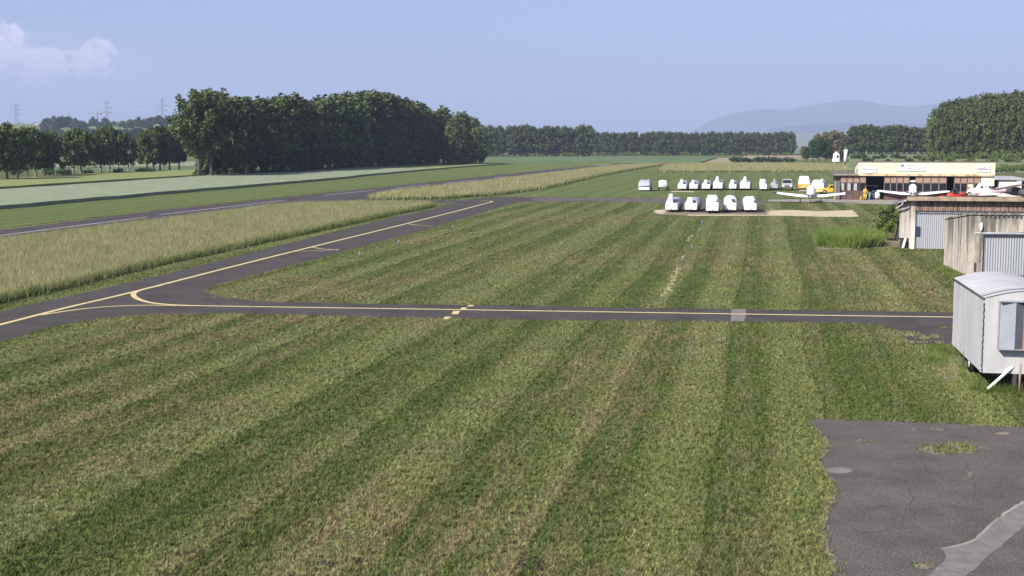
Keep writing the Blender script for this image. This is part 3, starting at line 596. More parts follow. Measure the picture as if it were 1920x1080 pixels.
# ------------------------------------------------------------------ trees
def leaves(centres, radii, per, size, up=1.0, seed=0):
    """leaf sprays: small quads on the outside of every clump"""
    r = np.random.default_rng(seed); out = []
    for c, rad in zip(centres, radii):
        n = int(per * (rad / 1.2) ** 1.6) + 6
        d = r.normal(size=(n, 3)); d /= np.linalg.norm(d, axis=1)[:, None]
        p = np.array(c) + d * rad * (0.55 + 0.5 * r.random((n, 1))) * np.array([1, 1, up])
        nrm = d * 0.7 + r.normal(size=(n, 3)) * 0.6; nrm /= np.linalg.norm(nrm, axis=1)[:, None]
        a = np.cross(nrm, r.normal(size=(n, 3))); a /= np.linalg.norm(a, axis=1)[:, None]; b = np.cross(nrm, a)
        s = size * (0.5 + 0.9 * r.random((n, 1)))
        k = 0.55 + 0.6 * r.random((n, 1))
        out.append(np.stack([p - a * s, p - b * s * k, p + a * s, p + b * s * k], 1))
    return np.concatenate(out).reshape(-1, 3)
def make_tree(kind, seed, leafm, barkm, name):
    r = random.Random(seed)
    # prototypes are 10 m tall and scaled per tree
    C, Rd = [], []
    root = thing(name, None, 'tree')
    tr = MB()
    if kind == 'poplar':
        H, n = 10.0, 62
        for i in range(n):
            t = 0.13 + 0.85 * ((i + r.random()) / n)
            prof = 1.45 * (min(1, (t - .05) / .22)) * (1 - max(0, (t - .55) / .45) ** 2.2 * .72)
            a = r.random() * 6.283; q = prof * (0.45 + .6 * r.random())
            C.append((q * math.cos(a), q * math.sin(a), t * H)); Rd.append(r.uniform(.38, .72))
        per, size, up = 118, .20, 1.45
        tr.tube([(0, 0, -.1), (0.03, 0, 2), (-.05, .03, 5), (0, 0, 9)], [.20, .16, .10, .02], 7)
        for i in range(9):
            a = r.random() * 6.28; z = r.uniform(1.6, 5); tr.tube([(0, 0, z), (.5 * math.cos(a), .5 * math.sin(a), z + .9), (1.0 * math.cos(a), 1.0 * math.sin(a), z + 2.3)], [.07, .045, .015], 5)
    elif kind == 'broad':
        H, n = 10.0, 70
        for i in range(n):
            t = r.random(); a = r.random() * 6.283
            z = 2.4 + 7.0 * t; prof = 3.5 * math.sqrt(max(0.05, 1 - ((t - .42) / .60) ** 2)) * (.82 + .3 * math.sin(3 * a + seed))
            q = prof * (.5 + .5 * r.random() ** .6)
            C.append((q * math.cos(a), q * math.sin(a), z)); Rd.append(r.uniform(.6, 1.05))
        per, size, up = 80, .25, .95
        tr.tube([(0, 0, -.1), (0.05, 0, 1.4), (-.1, .05, 3.4), (0, 0, 7.5)], [.30, .24, .16, .03], 8)
        for i in range(9):
            a = r.random() * 6.28; z = r.uniform(1.7, 4); tr.tube([(0, 0, z), (1.1 * math.cos(a), 1.1 * math.sin(a), z + 1.3), (2.3 * math.cos(a), 2.3 * math.sin(a), z + 3)], [.12, .075, .02], 5)
    elif kind == 'full':                      # leafy down to the ground
        H, n = 10.0, 95
        for i in range(n):
            t = (i + r.random()) / n; a = r.random() * 6.283
            z = .6 + 8.9 * t; prof = 3.0 * min(1, .62 + t * 1.1) * math.sqrt(max(0.04, 1 - max(0, (t - .45) / .56) ** 2.2)) * (.85 + .25 * math.sin(3 * a + seed + 5 * t))
            q = prof * (.5 + .5 * r.random() ** .5)
            C.append((q * math.cos(a), q * math.sin(a), z)); Rd.append(r.uniform(.5, .95))
        per, size, up = 85, .22, 1.15
        tr.tube([(0, 0, -.1), (0.05, 0, 1.4), (-.1, .05, 3.4), (0, 0, 7.5)], [.30, .24, .16, .03], 8)
        for i in range(7):
            a = r.random() * 6.28; z = r.uniform(1.7, 4); tr.tube([(0, 0, z), (1.1 * math.cos(a), 1.1 * math.sin(a), z + 1.3), (2.3 * math.cos(a), 2.3 * math.sin(a), z + 3)], [.12, .075, .02], 5)
    elif kind == 'open':                      # open crown with limbs that show
        H = 10.0
        tr.tube([(0, 0, -.1), (0.05, 0, 1.6), (-.1, .05, 3.6), (0.1, 0, 9)], [.24, .19, .14, .02], 8)
        for i in range(26):
            a = i * 2.4 + r.random(); z = 1.9 + 4.8 * (i / 26); L = r.uniform(2.0, 3.4) * (1.15 - .5 * i / 26); dz = r.uniform(2.2, 3.4)
            p1 = (.45 * L * math.cos(a), .45 * L * math.sin(a), z + .55 * dz * .7); p2 = (L * math.cos(a) * .85, L * math.sin(a) * .85, z + dz)
            tr.tube([(0, 0, z), p1, p2], [.10, .06, .015], 5)
            for k in range(7):
                f = .30 + .85 * k / 6; C.append((L * math.cos(a) * .85 * f + r.uniform(-.3, .3), L * math.sin(a) * .85 * f + r.uniform(-.3, .3), z + dz * f + r.uniform(-.2, .3))); Rd.append(r.uniform(.38, .66))
        C += [(0, 0, 9), (.4, .2, 8.4), (-.4, .1, 8.6), (0, 0, 9.5)]; Rd += [.6, .6, .6, .5]
        per, size, up = 90, .17, 1.25
    else:                                     # bush, 2 m tall
        for i in range(26):
            a = r.random() * 6.283; q = 1.25 * r.random() ** .5; z = .3 + (1.5 - .55 * q) * r.random()
            C.append((q * math.cos(a), q * math.sin(a), z)); Rd.append(r.uniform(.25, .5))
        per, size, up = 190, .11, 1.0
        for i in range(5):
            a = r.random() * 6.28; tr.tube([(0, 0, -.05), (.5 * math.cos(a), .5 * math.sin(a), .9)], [.05, .015], 5)
    V = leaves(C, Rd, per, size, up, seed)
    np_mesh('crown', V, 4, leafm, root)
    tr.build('trunk' if kind != 'bush' else 'stem', barkm, root)
    return root
PROTO = {}
used_proto = set()
def proto(kind, seed, leafm='leafA', barkm='bark', name='tree'):
    k = (kind, seed, leafm, name)
    if k not in PROTO: PROTO[k] = make_tree(kind, seed, leafm, barkm, name)
    return PROTO[k]
def plant(p, loc, h, wide, label, group=None, cat='tree'):
    base = 10.0 if p.name.split('.')[0] not in ('bush',) else 2.0
    if p.name in used_proto: o = copy_tree(p)
    else: o = p; used_proto.add(p.name)
    o.location = loc; s = h / base; o.scale = (s * wide, s * wide, s); o.rotation_euler = (0, 0, rng.random() * 6.28)
    for k in ('group',):
        if k in o: del o[k]
    return tag(o, label, cat, group)
ORD = ['first', 'second', 'third', 'fourth', 'fifth', 'sixth', 'seventh', 'eighth', 'ninth', 'tenth', 'eleventh', 'twelfth', 'thirteenth', 'fourteenth', 'fifteenth', 'sixteenth', 'seventeenth', 'eighteenth', 'nineteenth', 'twentieth']
TEN = {20: 'twenty', 30: 'thirty'}
def ordn(i):
    if i < 20: return ORD[i]
    if i + 1 in (30, 40): return {30: 'thirtieth', 40: 'fortieth'}[i + 1]
    return TEN.get((i + 1) // 10 * 10, 'forty') + '-' + ORD[(i + 1) % 10 - 1]
def interp(x, pts):
    for (a, b), (c, d) in zip(pts, pts[1:]):
        if x <= c: return b + (d - b) * max(0, (x - a)) / (c - a)
    return pts[-1][1]
def top_h(loc, v):                             # height that reaches pixel row v at this distance
    Y = loc.y; return max(2.0, atY(960, v, Y).z - loc.z)

# the big wood along the crop: front rank, then three ranks behind it
tops = [(330, 176), (372, 173), (400, 170), (430, 180), (500, 182), (560, 186), (620, 182), (690, 170), (735, 178), (760, 192), (830, 208), (900, 215)]
a0, a1 = at(388, 331.5), at(838, 307.3); N = 32
wood_dir = (a1 - a0).normalized(); wood_n = Vector((-wood_dir.y, wood_dir.x, 0))
for rank in range(4):
    for i in range(N):
        if rank in (2, 3) and i % 2 == rank % 2: continue
        loc = a0.lerp(a1, (i + rng.uniform(-.2, .2)) / (N - 1)) + wood_n * (rank * 7.5 + rng.uniform(-1, 1)); loc.z = 0
        u = 960 + loc.x / loc.y * FPX
        if rank and u < 392: continue
        h = top_h(loc, interp(u, tops) + rng.uniform(-4, 12) + (4 if rank else 0))
        who = ['front rank', 'second rank', 'third rank', 'rearmost rank'][rank]
        plant(proto('poplar', rng.choice((1, 2, 3, 4)), 'leafA', 'bark', 'poplar_tree'), loc, h, rng.uniform(1.15, 1.5),
              f'dark poplar in the big wood, {who}, {ordn(i)} position from its left end', 'poplars of the big wood')
for i in range(22):
    loc = a0.lerp(a1, (i + rng.random()) / 22) + wood_n * rng.uniform(0, 3.5); loc.z = 0
    plant(proto('bush', rng.choice((31, 32)), 'leafD', 'bark', 'bush'), loc, rng.uniform(1.6, 3.2), rng.uniform(.9, 1.4), f'dark undergrowth bush at the foot of the big wood, {ordn(i)} from its left end', 'undergrowth of the big wood', 'bush')
p = at(373, 333.5); plant(proto('open', 11, 'leafB', 'bark', 'large_tree'), p, top_h(p, 171), 1.0, "tall tree with a wide crown and pale limbs at the wood's left corner")
p = at(397, 332.5); plant(proto('open', 12, 'leafB', 'bark', 'large_tree'), p, top_h(p, 170), .78, 'tall narrow tree with a straight pale trunk, right of the corner tree')
for i, (u, v, t, w) in enumerate(((866, 309.5, 212, 1.0), (886, 308.2, 222, .9), (850, 310.2, 224, .8), (903, 306.4, 250, .75))):
    p = at(u, v); plant(proto('full', 41 + i % 2, 'leafB', 'bark', 'large_tree') if i != 3 else proto('full', 42, 'leafB', 'barkp', 'large_tree'), p, top_h(p, t), w,
        ['tallest sunlit tree at the right end of the big wood', 'second sunlit tree at the right end of the big wood', 'sunlit tree touching the dark poplars at the right end of the wood', 'small last tree at the right corner of the big wood'][i])
# row of trees on the left
row = [(-30, 341, 236), (-8, 341, 234), (14, 340, 231), (34, 339, 233), (52, 336, 236), (67, 334, 238), (84, 333.2, 246), (100, 332, 247), (123, 330, 246), (138, 329, 241), (152, 328, 240), (172, 327.2, 246), (190, 327, 238), (204, 325.5, 237), (222, 324.5, 243), (241, 323.5, 247), (256, 323, 252), (276, 322, 244), (288, 322, 237), (300, 321.4, 236), (318, 321, 238), (336, 320.5, 244)]
for i, (u, v, t) in enumerate(row):
    if i in (8, 11, 16): continue
    p = at(u, v); plant(proto('broad', (21, 22, 23)[i % 3], 'leafB', 'barkp', 'broadleaf_tree'), p, top_h(p, t + rng.uniform(-2, 3)), rng.uniform(.74, .94), f'round tree in the left row, {ordn(i)} from the left', 'row of trees on the left')
for i in range(16):
    if i not in (0, 1, 2, 3, 6, 9, 13): continue
    p = at(-20 + i * 25 + rng.uniform(-6, 6), 318 + rng.uniform(-2, 1)); plant(proto('broad', (21, 22, 23)[(i + 1) % 3], 'leafD', 'bark', 'hedgerow_tree'), p, top_h(p, 272 + rng.uniform(-8, 12)), rng.uniform(.7, .9), f'dark tree behind the left row, {ordn(i)} from the left, mostly hidden by it', 'second row of trees on the left')
for i, u in enumerate((118, 128, 165, 222, 262, 274, 283, 92, 30)):
    p = at(u, 325 if u > 200 else 328.5); plant(proto('bush', 31 + i % 2, 'leafD', 'bark', 'bush'), p, rng.uniform(1.3, 2.0), 1.1, f'low dark bush between the trunks of the left row, at the {ordn(i)} gap', 'bushes under the left row of trees', 'bush')
# far poplars
def far_row(u0, u1, n, v0, v1, t0, t1, wide, who, group, ranks=2, seeds=(1, 2, 3, 4), leaf='leafA', barkm='bark', dz=0.0, gap=9, kind='poplar', nm='poplar_tree', tj=3):
    for rank in range(ranks):
        for i in range(n):
            f = (i + rng.uniform(-.22, .22)) / (n - 1); u = u0 + (u1 - u0) * f
            p = at(u, v0 + (v1 - v0) * f); p = Vector((p.x * (1 + gap * rank / p.y), p.y + gap * rank, dz))
            plant(proto(kind, rng.choice(seeds), leaf, barkm, nm), p, top_h(p, t0 + (t1 - t0) * f + rng.uniform(-.8, 1.6) * tj), wide * rng.uniform(.85, 1.15), f'{who}, {"front" if not rank else "rear"} rank, {ordn(i)} from the left', group)
far_row(906, 1106, 18, 293.5, 293.2, 236, 238, 1.25, 'dark poplar in the nearer, taller far row', 'middle-distance row of poplars')
far_row(1118, 1484, 36, 291.2, 291.2, 249, 249, 1.25, 'bluish poplar in the long far row', 'long far row of poplars', gap=12, tj=2)
for i in range(30):
    u = 925 + i * 19 + rng.uniform(-5, 5); p = at(u, 294.0 if u < 1110 else 292.0); plant(proto('bush', 33 + i % 2, 'leafE' if i % 3 else 'leafD', 'bark', 'bush'), p, rng.uniform(1.8, 3.2), 1.4, f'pale bush at the foot of the far poplars, {ordn(i)} from the left', 'bushes at the foot of the far poplars', 'bush')
for i in range(11):
    p = at(1373 + i * 11.5 + rng.uniform(-2, 2), 304.2); plant(proto('bush', 31 + i % 2, 'leafD', 'bark', 'bush'), p, rng.uniform(1.8, 2.8), 1.1, f'dark hedge bush behind the ripe grass band, {ordn(i)} from the left', 'dark hedge behind the ripe grass', 'bush')
# cluster left of the hangar
for i, (u, v, t, w, lf) in enumerate(((1512, 304, 274, .7, 'leafD'), (1524, 304.5, 262, .8, 'leafD'), (1536, 305, 257, .8, 'leafD'), (1548, 305, 262, .75, 'leafD'), (1556, 304.5, 272, .7, 'leafB'), (1532, 299, 250, .8, 'leafC'), (1548, 298.5, 245, .8, 'leafC'), (1562, 298.5, 244, .85, 'leafC'), (1576, 298, 247, .85, 'leafC'), (1588, 298, 251, .7, 'leafC'), (1506, 299, 274, .7, 'leafC'), (1578, 303.5, 276, .5, 'leafD'))):
    p = at(u, v); plant(proto('broad', (21, 22, 23)[i % 3], lf, 'bark', 'broadleaf_tree'), p, top_h(p, t), w, f'{"dark green" if lf != "leafC" else "dry brownish"} tree in the clump beside the white house, {ordn(i)} counted', 'clump beside the white house')
for i in range(15):
    f = i / 14; u = 1597 + 148 * f + rng.uniform(-2, 2)
    for rank in range(2):
        Y = 600 + 12 * rank; p = atY(u + rank * 4, 300, Y); p.z = 2.6
        plant(proto('poplar', rng.choice((1, 2, 3, 4)), 'leafA', 'barkp', 'poplar_tree'), p, top_h(p, 236 + 3 * f + rng.uniform(-2, 3)), 1.35 * rng.uniform(.9, 1.1), f'poplar on the hangar bank, {"front" if not rank else "rear"} rank, {ordn(i)} from the left', 'poplars on the bank behind the hangar')
t2 = [(1740, 228), (1752, 205), (1765, 193), (1800, 182), (1850, 176), (1880, 173), (1930, 173), (2000, 176)]
for i in range(16):
    u = 1752 + i * 14 + rng.uniform(-3, 3)
    for rank in range(2):
        Y = 452 + 14 * rank; p = atY(u, 300, Y); p.z = 2.3
        h = top_h(p, interp(u, t2) + rng.uniform(-2, 6) + (0 if rank else 14))
        plant(proto('full', (41, 42, 43)[(i + rank) % 3], 'leafB', 'barkp', 'large_tree'), p, h, .66, f'tall tree in the right-edge wood, {"front" if not rank else "rear"} rank, {ordn(i)} from the left', 'wood at the right edge')
for i in range(26):
    u = 1604 + i * 12.6 + rng.uniform(-4, 4); k = i % 3
    Y = 445 if k < 2 else 405; p = atY(u, 300, Y); p.z = 2.3 if k < 2 else 1.6
    plant(proto('bush', 31 + i % 2, 'leafD' if u < 1740 else 'leafE', 'bark', 'bush'), p, rng.uniform(1.2, 2.2) * (1 if u < 1740 else 1.6), 1.3, f'bush on the bank behind the hangar, {ordn(i)} from the left', 'bushes on the bank behind the hangar', 'bush')
for i in range(12):
    p = at(1852 + i * 9, 321 + rng.uniform(-3, 3)); plant(proto('bush', 31 + i % 2, 'leafE', 'bark', 'bush'), p, rng.uniform(1.4, 2.4), 1.3, f'light green bush right of the hangar roof, {ordn(i)} from the left', 'light green bushes right of the hangar', 'bush')
# trees on the far hill
hl = [(84, 229), (92, 222), (105, 218), (118, 217), (130, 219), (143, 222), (156, 226), (168, 232), (178, 220), (200, 220), (188, 229), (215, 228), (232, 226), (246, 225), (262, 220), (275, 222), (288, 220), (300, 217), (316, 216), (330, 215), (345, 218)]
for i, (u, t) in enumerate(hl):
    p = atY(u, 300, 1400 + rng.uniform(-25, 25)); p.z = 12
    plant(proto('broad', (21, 22, 23)[i % 3], 'leafD', 'bark', 'hill_tree'), p, top_h(p, t - 1), rng.uniform(.9, 1.3) * .75, f'hazy blue-green tree on the far hill, {ordn(i)} from the left', 'trees on the far hill')
for i in range(24):
    p = atY(70 + i * 12 + rng.uniform(-4, 4), 300, 1210 + rng.uniform(-30, 30)); p.z = 6
    plant(proto('broad', (21, 22, 23)[i % 3], 'leafD', 'bark', 'hill_tree'), p, top_h(p, 242 + rng.uniform(-4, 5)), 1.2, f'hazy tree low on the near side of the far hill, {ordn(i)} from the left', 'trees at the foot of the far hill')

# ------------------------------------------------------------------ pylons, crane, far houses
def pylon(loc, h, label):
    t = thing('electricity_pylon', label, 'pylon', loc, R(20), 'pylons on the horizon'); b = MB(); w = h * .075
    for sx_ in (-1, 1):
        for sy_ in (-1, 1): b.tube([(sx_ * w, sy_ * w, 0), (sx_ * w * .35, sy_ * w * .35, h * .6), (sx_ * w * .2, sy_ * w * .2, h)], .28, 4)
    for k in range(9):
        z0, z1 = h * k / 9, h * (k + 1) / 9; f = lambda z: w * (1 - .65 * min(1, z / (h * .6))) if z < h * .6 else w * (.35 - .15 * (z / h - .6) / .4)
        for sy_ in (-1, 1):
            b.tube([(-f(z0), sy_ * f(z0), z0), (f(z1), sy_ * f(z1), z1)], .14, 3); b.tube([(f(z0), sy_ * f(z0), z0), (-f(z1), sy_ * f(z1), z1)], .14, 3)
    b.build('lattice_mast', 'steelfar', t)
    for z, a in ((.66, .13), (.78, .16), (.9, .11)):
        c = MB(); c.tube([(-h * a, 0, h * z), (h * a, 0, h * z)], .3, 4); c.tube([(-h * a, 0, h * z), (0, 0, h * (z + .05))], .18, 4); c.tube([(h * a, 0, h * z), (0, 0, h * (z + .05))], .18, 4)
        c.build('cross_arm', 'steelfar', t)
    return t
PY = []
for (u, vt, l) in ((34, 192, 'lattice pylon farthest left on the horizon'), (203, 187, 'lattice pylon behind the far hill, beside the crane'), (307, 182, 'lattice pylon closest to the big wood')):
    p = atY(u, 300, 2300); p.z = 20; h = top_h(p, vt); pylon(p, h, l); PY.append((p, h))
for k, z in enumerate((.66, .78, .9)):
    b = MB(); (p0, h0), (p1, h1) = PY[1], PY[2]
    pts = [p0.lerp(p1, t / 12) + Vector((0, 0, (h0 + (h1 - h0) * t / 12) * z - 9 * (1 - (t / 6 - 1) ** 2))) for t in range(13)]
    b.tube(pts, .11, 4); tag(b.build('power_line', 'steelfar'), ['lowest', 'middle', 'topmost'][k] + ' power line sagging between the two right-hand pylons', 'power line', 'power lines')
p = atY(186, 300, 1900); p.z = 15; hc = top_h(p, 213)
t = thing('tower_crane', 'small red tower crane on the far hill beside the middle pylon', 'crane', p, R(8))
MB().box(-.7, .7, -.7, .7, 0, hc + 3).build('mast', 'steelfar', t); MB().box(-15, 6, -.4, .4, hc, hc + .7).build('jib', 'faded', t); MB().box(4, 6.5, -.9, .9, hc - 1.4, hc - .05).build('counterweight', 'dgrey', t)
def house(loc, w, d, h, rh, rz, label, wallm='wallw', roofm='rooftile', group=None, nm='house'):
    t = thing(nm, label, 'house', loc, rz, group)
    MB().prof_x([(-w / 2, 0), (w / 2, 0), (w / 2, h), (0, h + rh), (-w / 2, h)], 0, d).build('wall', wallm, t)
    b = MB()
    for s in (-1, 1):
        b.add([(s * (w / 2 + .4), -.4, h - .35), (s * (w / 2 + .4), d + .4, h - .35), (0, d + .4, h + rh + .08), (0, -.4, h + rh + .08), (s * (w / 2 + .4), -.4, h - .15), (s * (w / 2 + .4), d + .4, h - .15), (0, d + .4, h + rh + .28), (0, -.4, h + rh + .28)], [(0, 1, 2, 3), (4, 5, 6, 7), (0, 1, 5, 4), (1, 2, 6, 5), (2, 3, 7, 6), (3, 0, 4, 7)])
    b.build('roof', roofm, t)
    for x in ((-w / 4, w / 4) if w > 3.5 else (w / 4,)):
        MB().box(x - .45, x + .45, -.05, .05, h * .45, h * .45 + 1.2).build('window', 'glass', t)
    MB().box(-.4, .4, -.06, .06, 0, 1.7).build('door', 'wallw' if w < 3.5 else 'brownd', t)
    return t
p = at(1567, 303); house(p, 3.0, 6, 3.3, 1.2, R(-30), 'white gabled house between the dark clump of trees and the windsock')
for i, (u, s, l) in enumerate(((42, 1, 'small pale house on the skyline right of the left pylon'), (70, 1.5, 'wider pale house on the skyline left of the hill trees'), (170, 1.5, 'pale house between the hill trees and the crane'), (296, 1.3, 'white gable showing among the hill trees below the right pylon'))):
    p = atY(u, 300, 1490 if i != 3 else 1350); p.z = atY(u, 233 if i < 3 else 236, p.y).z - 2; house(p, 5.5 * s, 7, 2.4, 1.8, R(15), l, group='houses on the far hill')

# ------------------------------------------------------------------ hangar
HO = at(1574, 374.3); hang = thing('hangar', 'long low hangar with cream cladding above brown wood and glass doors', 'hangar', HO, -THETA)
WH = 19.6; k_ = WH / 283.0
ux = lambda u: (u - 1574) * k_
D = 16.0
def panel(b, x0, x1, y, z0, z1, th=.06): b.box(x0, x1, y, y + th, z0, z1)
MB().box(.1, WH, 15.7, D, 0, 3.2).box(0, .14, .3, D, 0, 3.2).box(WH - .14, WH, .3, D, 0, 3.2).build('wall', 'brownd', hang)
fl = MB(); fl.box(.15, WH - .15, .1, 15.6, .01, .03); fl.build('floor', 'pale_conc', hang)
# tall cladding: front parapet with a roof falling to the back
x0 = 2.3
cl = MB(); n = 90; zz0, zz1 = 3.42, 5.06; vs = []
for i in range(n * 4 + 1):
    x = x0 + (WH - x0) * i / (n * 4); y = -.20 + (.035 if i % 4 in (1, 2) else 0); vs += [(x, y, zz0), (x, y, zz1)]
cl.add(vs, [(2 * i, 2 * i + 2, 2 * i + 3, 2 * i + 1) for i in range(n * 4)])
cl.add([(x0, -.2, zz0), (x0, -.2, zz1), (x0, 6.0, 4.2), (x0, 6.0, zz0)], [(0, 1, 2, 3)]); cl.add([(WH, -.2, zz0), (WH, -.2, zz1), (WH, 6, 4.2), (WH, 6, zz0)], [(0, 1, 2, 3)])
cl.build('cladding', 'cream', hang)
rf_ = MB(); rf_.add([(x0 - .05, -.3, 5.07), (WH + .05, -.3, 5.07), (WH + .05, 6.1, 4.21), (x0 - .05, 6.1, 4.21), (x0 - .05, -.3, 5.13), (WH + .05, -.3, 5.13), (WH + .05, 6.1, 4.27), (x0 - .05, 6.1, 4.27)], [(0, 1, 2, 3), (4, 5, 6, 7), (0, 1, 5, 4), (1, 2, 6, 5), (2, 3, 7, 6), (3, 0, 4, 7)])
rf_.box(-.8, WH, 6.15, D + .3, 3.3, 3.42).box(-.8, x0 - .06, -.35, 6.15, 3.27, 3.4); rf_.build('roof', 'roof', hang)
MB().box(x0, WH + .02, -.27, -.21, 3.20, 3.46).build('lower_trim', 'rust', hang); MB().box(-.8, x0 - .01, -.4, -.34, 3.24, 3.41).build('canopy_edge', 'pale_conc', hang)
MB().box(x0 - .04, x0 - .01, 1.2, 2.0, 3.6, 4.1).build('window', 'glass', hang)
bays = [(1574.5, 1622.5), (1656, 1703), (1713, 1771), (1784, 1832)]
for bi, (ua, ub) in enumerate(bays):
    xa, xb = ux(ua), ux(ub); nn = 4; w = (xb - xa) / nn
    for j in range(nn):
        l_, r_ = xa + j * w, xa + (j + 1) * w
        door = MB(); door.box(l_ + .01, l_ + .06, -.02, .06, .02, 3.18).box(r_ - .06, r_ - .01, -.02, .06, .02, 3.18).box(l_ + .065, r_ - .065, 0, .05, 3.08, 3.18).box(l_ + .065, r_ - .065, 0, .05, 2.22, 2.3).box(l_ + .065, r_ - .065, 0, .05, 1.12, 1.2)
        dr = door.build('door_leaf', 'brownd', hang)
        MB().box(l_ + .065, r_ - .065, .01, .04, 2.305, 3.075).build('upper_panel', 'brown', dr)
        MB().box(l_ + .065, r_ - .065, .01, .04, .02, 1.115).build('lower_panel', 'brownd', dr)
        MB().box(l_ + .065, r_ - .065, .02, .035, 1.205, 2.215).build('pane', 'glass', dr)
        if bi: MB().box(l_ + .012, l_ + .05, -.034, -.022, .9, 2.3).build('mullion', 'grey', dr)
        if bi == 0 and j < 3:
            MB().box(l_ + .12, r_ - .3, .0, .015, 1.25, 2.18).build('curtain', 'grey', dr)
        if bi == 3 and j == 2:
            MB().box(l_ + .1, r_ - .1, -.03, -.01, .9, 2.15).build('notice_board', 'cream', dr)
cw = MB(); cw.box(ux(1832.5), WH - .02, -.02, .12, 2.25, 3.19).box(ux(1846), WH - .02, -.02, .12, 0, 2.245).box(ux(1832.5), ux(1845.8), -.02, .12, 0, 1.2); cw.build('end_wall', 'cream', hang)
MB().box(ux(1832.5) + .02, ux(1845.8) - .02, .02, .06, 1.205, 2.245).build('window', 'glass', hang)
MB().add([(0, 0, 0), (-.7, -1.2, .05), (-.7, -1.2, 2.5), (0, 0, 2.55), (.04, -.03, 0), (-.66, -1.23, .05), (-.66, -1.23, 2.5), (.04, -.03, 2.55)], [(0, 1, 2, 3), (4, 7, 6, 5), (0, 4, 5, 1), (3, 2, 6, 7), (1, 5, 6, 2), (0, 3, 7, 4)]).build('side_door', 'cream', hang)
MB().box(ux(1625), ux(1648), 2.0, 2.08, 1.75, 1.85).build('inner_rail', 'grey', hang)
# sign panels with their marks
def sign(xa, xb, za, zb, marks):
    s = MB().box(xa, xb, -.262, -.235, za, zb).build('sign_panel', 'signw', hang)
    b = MB()
    for m_ in marks: b.box(m_[0], m_[1], -.275, -.265, m_[2], m_[3])
    b.build('lettering', 'signb', s)
sign(ux(1614), ux(1641), 3.55, 4.35, [(ux(1617), ux(1619), 4.02, 4.18)] + [(ux(1622 + 3 * k), ux(1623.6 + 3 * k), 4.02, 4.1) for k in range(6)])
sg = [(ux(1685), ux(1692), 4.55, 4.68), (ux(1687), ux(1690.5), 4.42, 4.54), (ux(1688.3), ux(1689.2), 4.05, 4.14), (ux(1695), ux(1713), 4.60, 4.63)]
sg += [(ux(1700 + .9 * k), ux(1700.6 + .9 * k), 4.1, 4.1 + rng.choice((.1, .18))) for k in range(5)] + [(ux(1707 + 2 * k), ux(1708 + 2 * k), 4.08, 4.14) for k in range(5)] + [(ux(1720), ux(1721.3), 4.08, 4.25), (ux(1724), ux(1725), 4.1, 4.18)]
sign(ux(1680), ux(1731), 3.85, 4.72, sg)
s_ = MB().box(ux(1824), ux(1848), -.262, -.235, 3.75, 4.75).build('sign_panel', 'signw', hang)
b = MB()
pz = [(1826, 4.08), (1828.5, 4.22), (1830.5, 4.20), (1831, 4.08), (1833, 4.03), (1834.5, 4.20), (1837, 4.22), (1838, 4.10), (1841, 4.12), (1843, 4.09)]
for (ua, za), (ub, zb) in zip(pz, pz[1:]): b.tube([(ux(ua), -.27, za), (ux(ub), -.27, zb)], .045, 5)
b.tube([(ux(1836.5), -.27, 4.32), (ux(1838.5), -.27, 4.36)], .04, 5); b.build('logo', 'signb', s_)

# building right of the hangar
p = at(1860, 368.5); t = thing('white_shed', 'low white shed with a grey rounded roof right of the hangar', 'shed', p, -THETA)
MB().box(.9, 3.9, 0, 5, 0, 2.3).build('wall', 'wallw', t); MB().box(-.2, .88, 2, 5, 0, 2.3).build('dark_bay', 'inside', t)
MB().loft([[(x, -.3 if k == 0 else 5.2, z) for x, z in ((-.4, 2.36), (4.2, 2.36), (4.1, 2.62), (3.2, 2.8), (.6, 2.8), (-.3, 2.62))] for k in (0, 1)], smooth=False).build('roof', 'grey', t)
MB().box(3.91, 4.6, .5, 4.5, 0, 2.1).build('side_panel', 'blue', t)

# windsock
p = at(1583.5, 366); hp = top_h(p, 276)
t = thing('windsock', 'limp white windsock on a thin pole left of the hangar', 'windsock', p)
MB().tube([(0, 0, 0), (0, 0, hp)], [.05, .03], 8).build('pole', 'grey', t)
MB().tube([(.0, 0, hp - .35), (.02, 0, hp - .9), (-.06, 0, hp - 1.75), (-.1, 0, hp - 2.2)], [.30, .27, .18, .12], 12).build('sock', 'white', t)
MB().tube([(-.1, 0, hp - 2.2), (-.12, 0, hp - 2.5)], [.12, .10], 12).build('sock_tip', 'dgrey', t)
MB().tube([(-.3 + .6 * 0, 0, hp - .33), (.3, 0, hp - .33)], .03, 6).build('frame', 'dgrey', t)

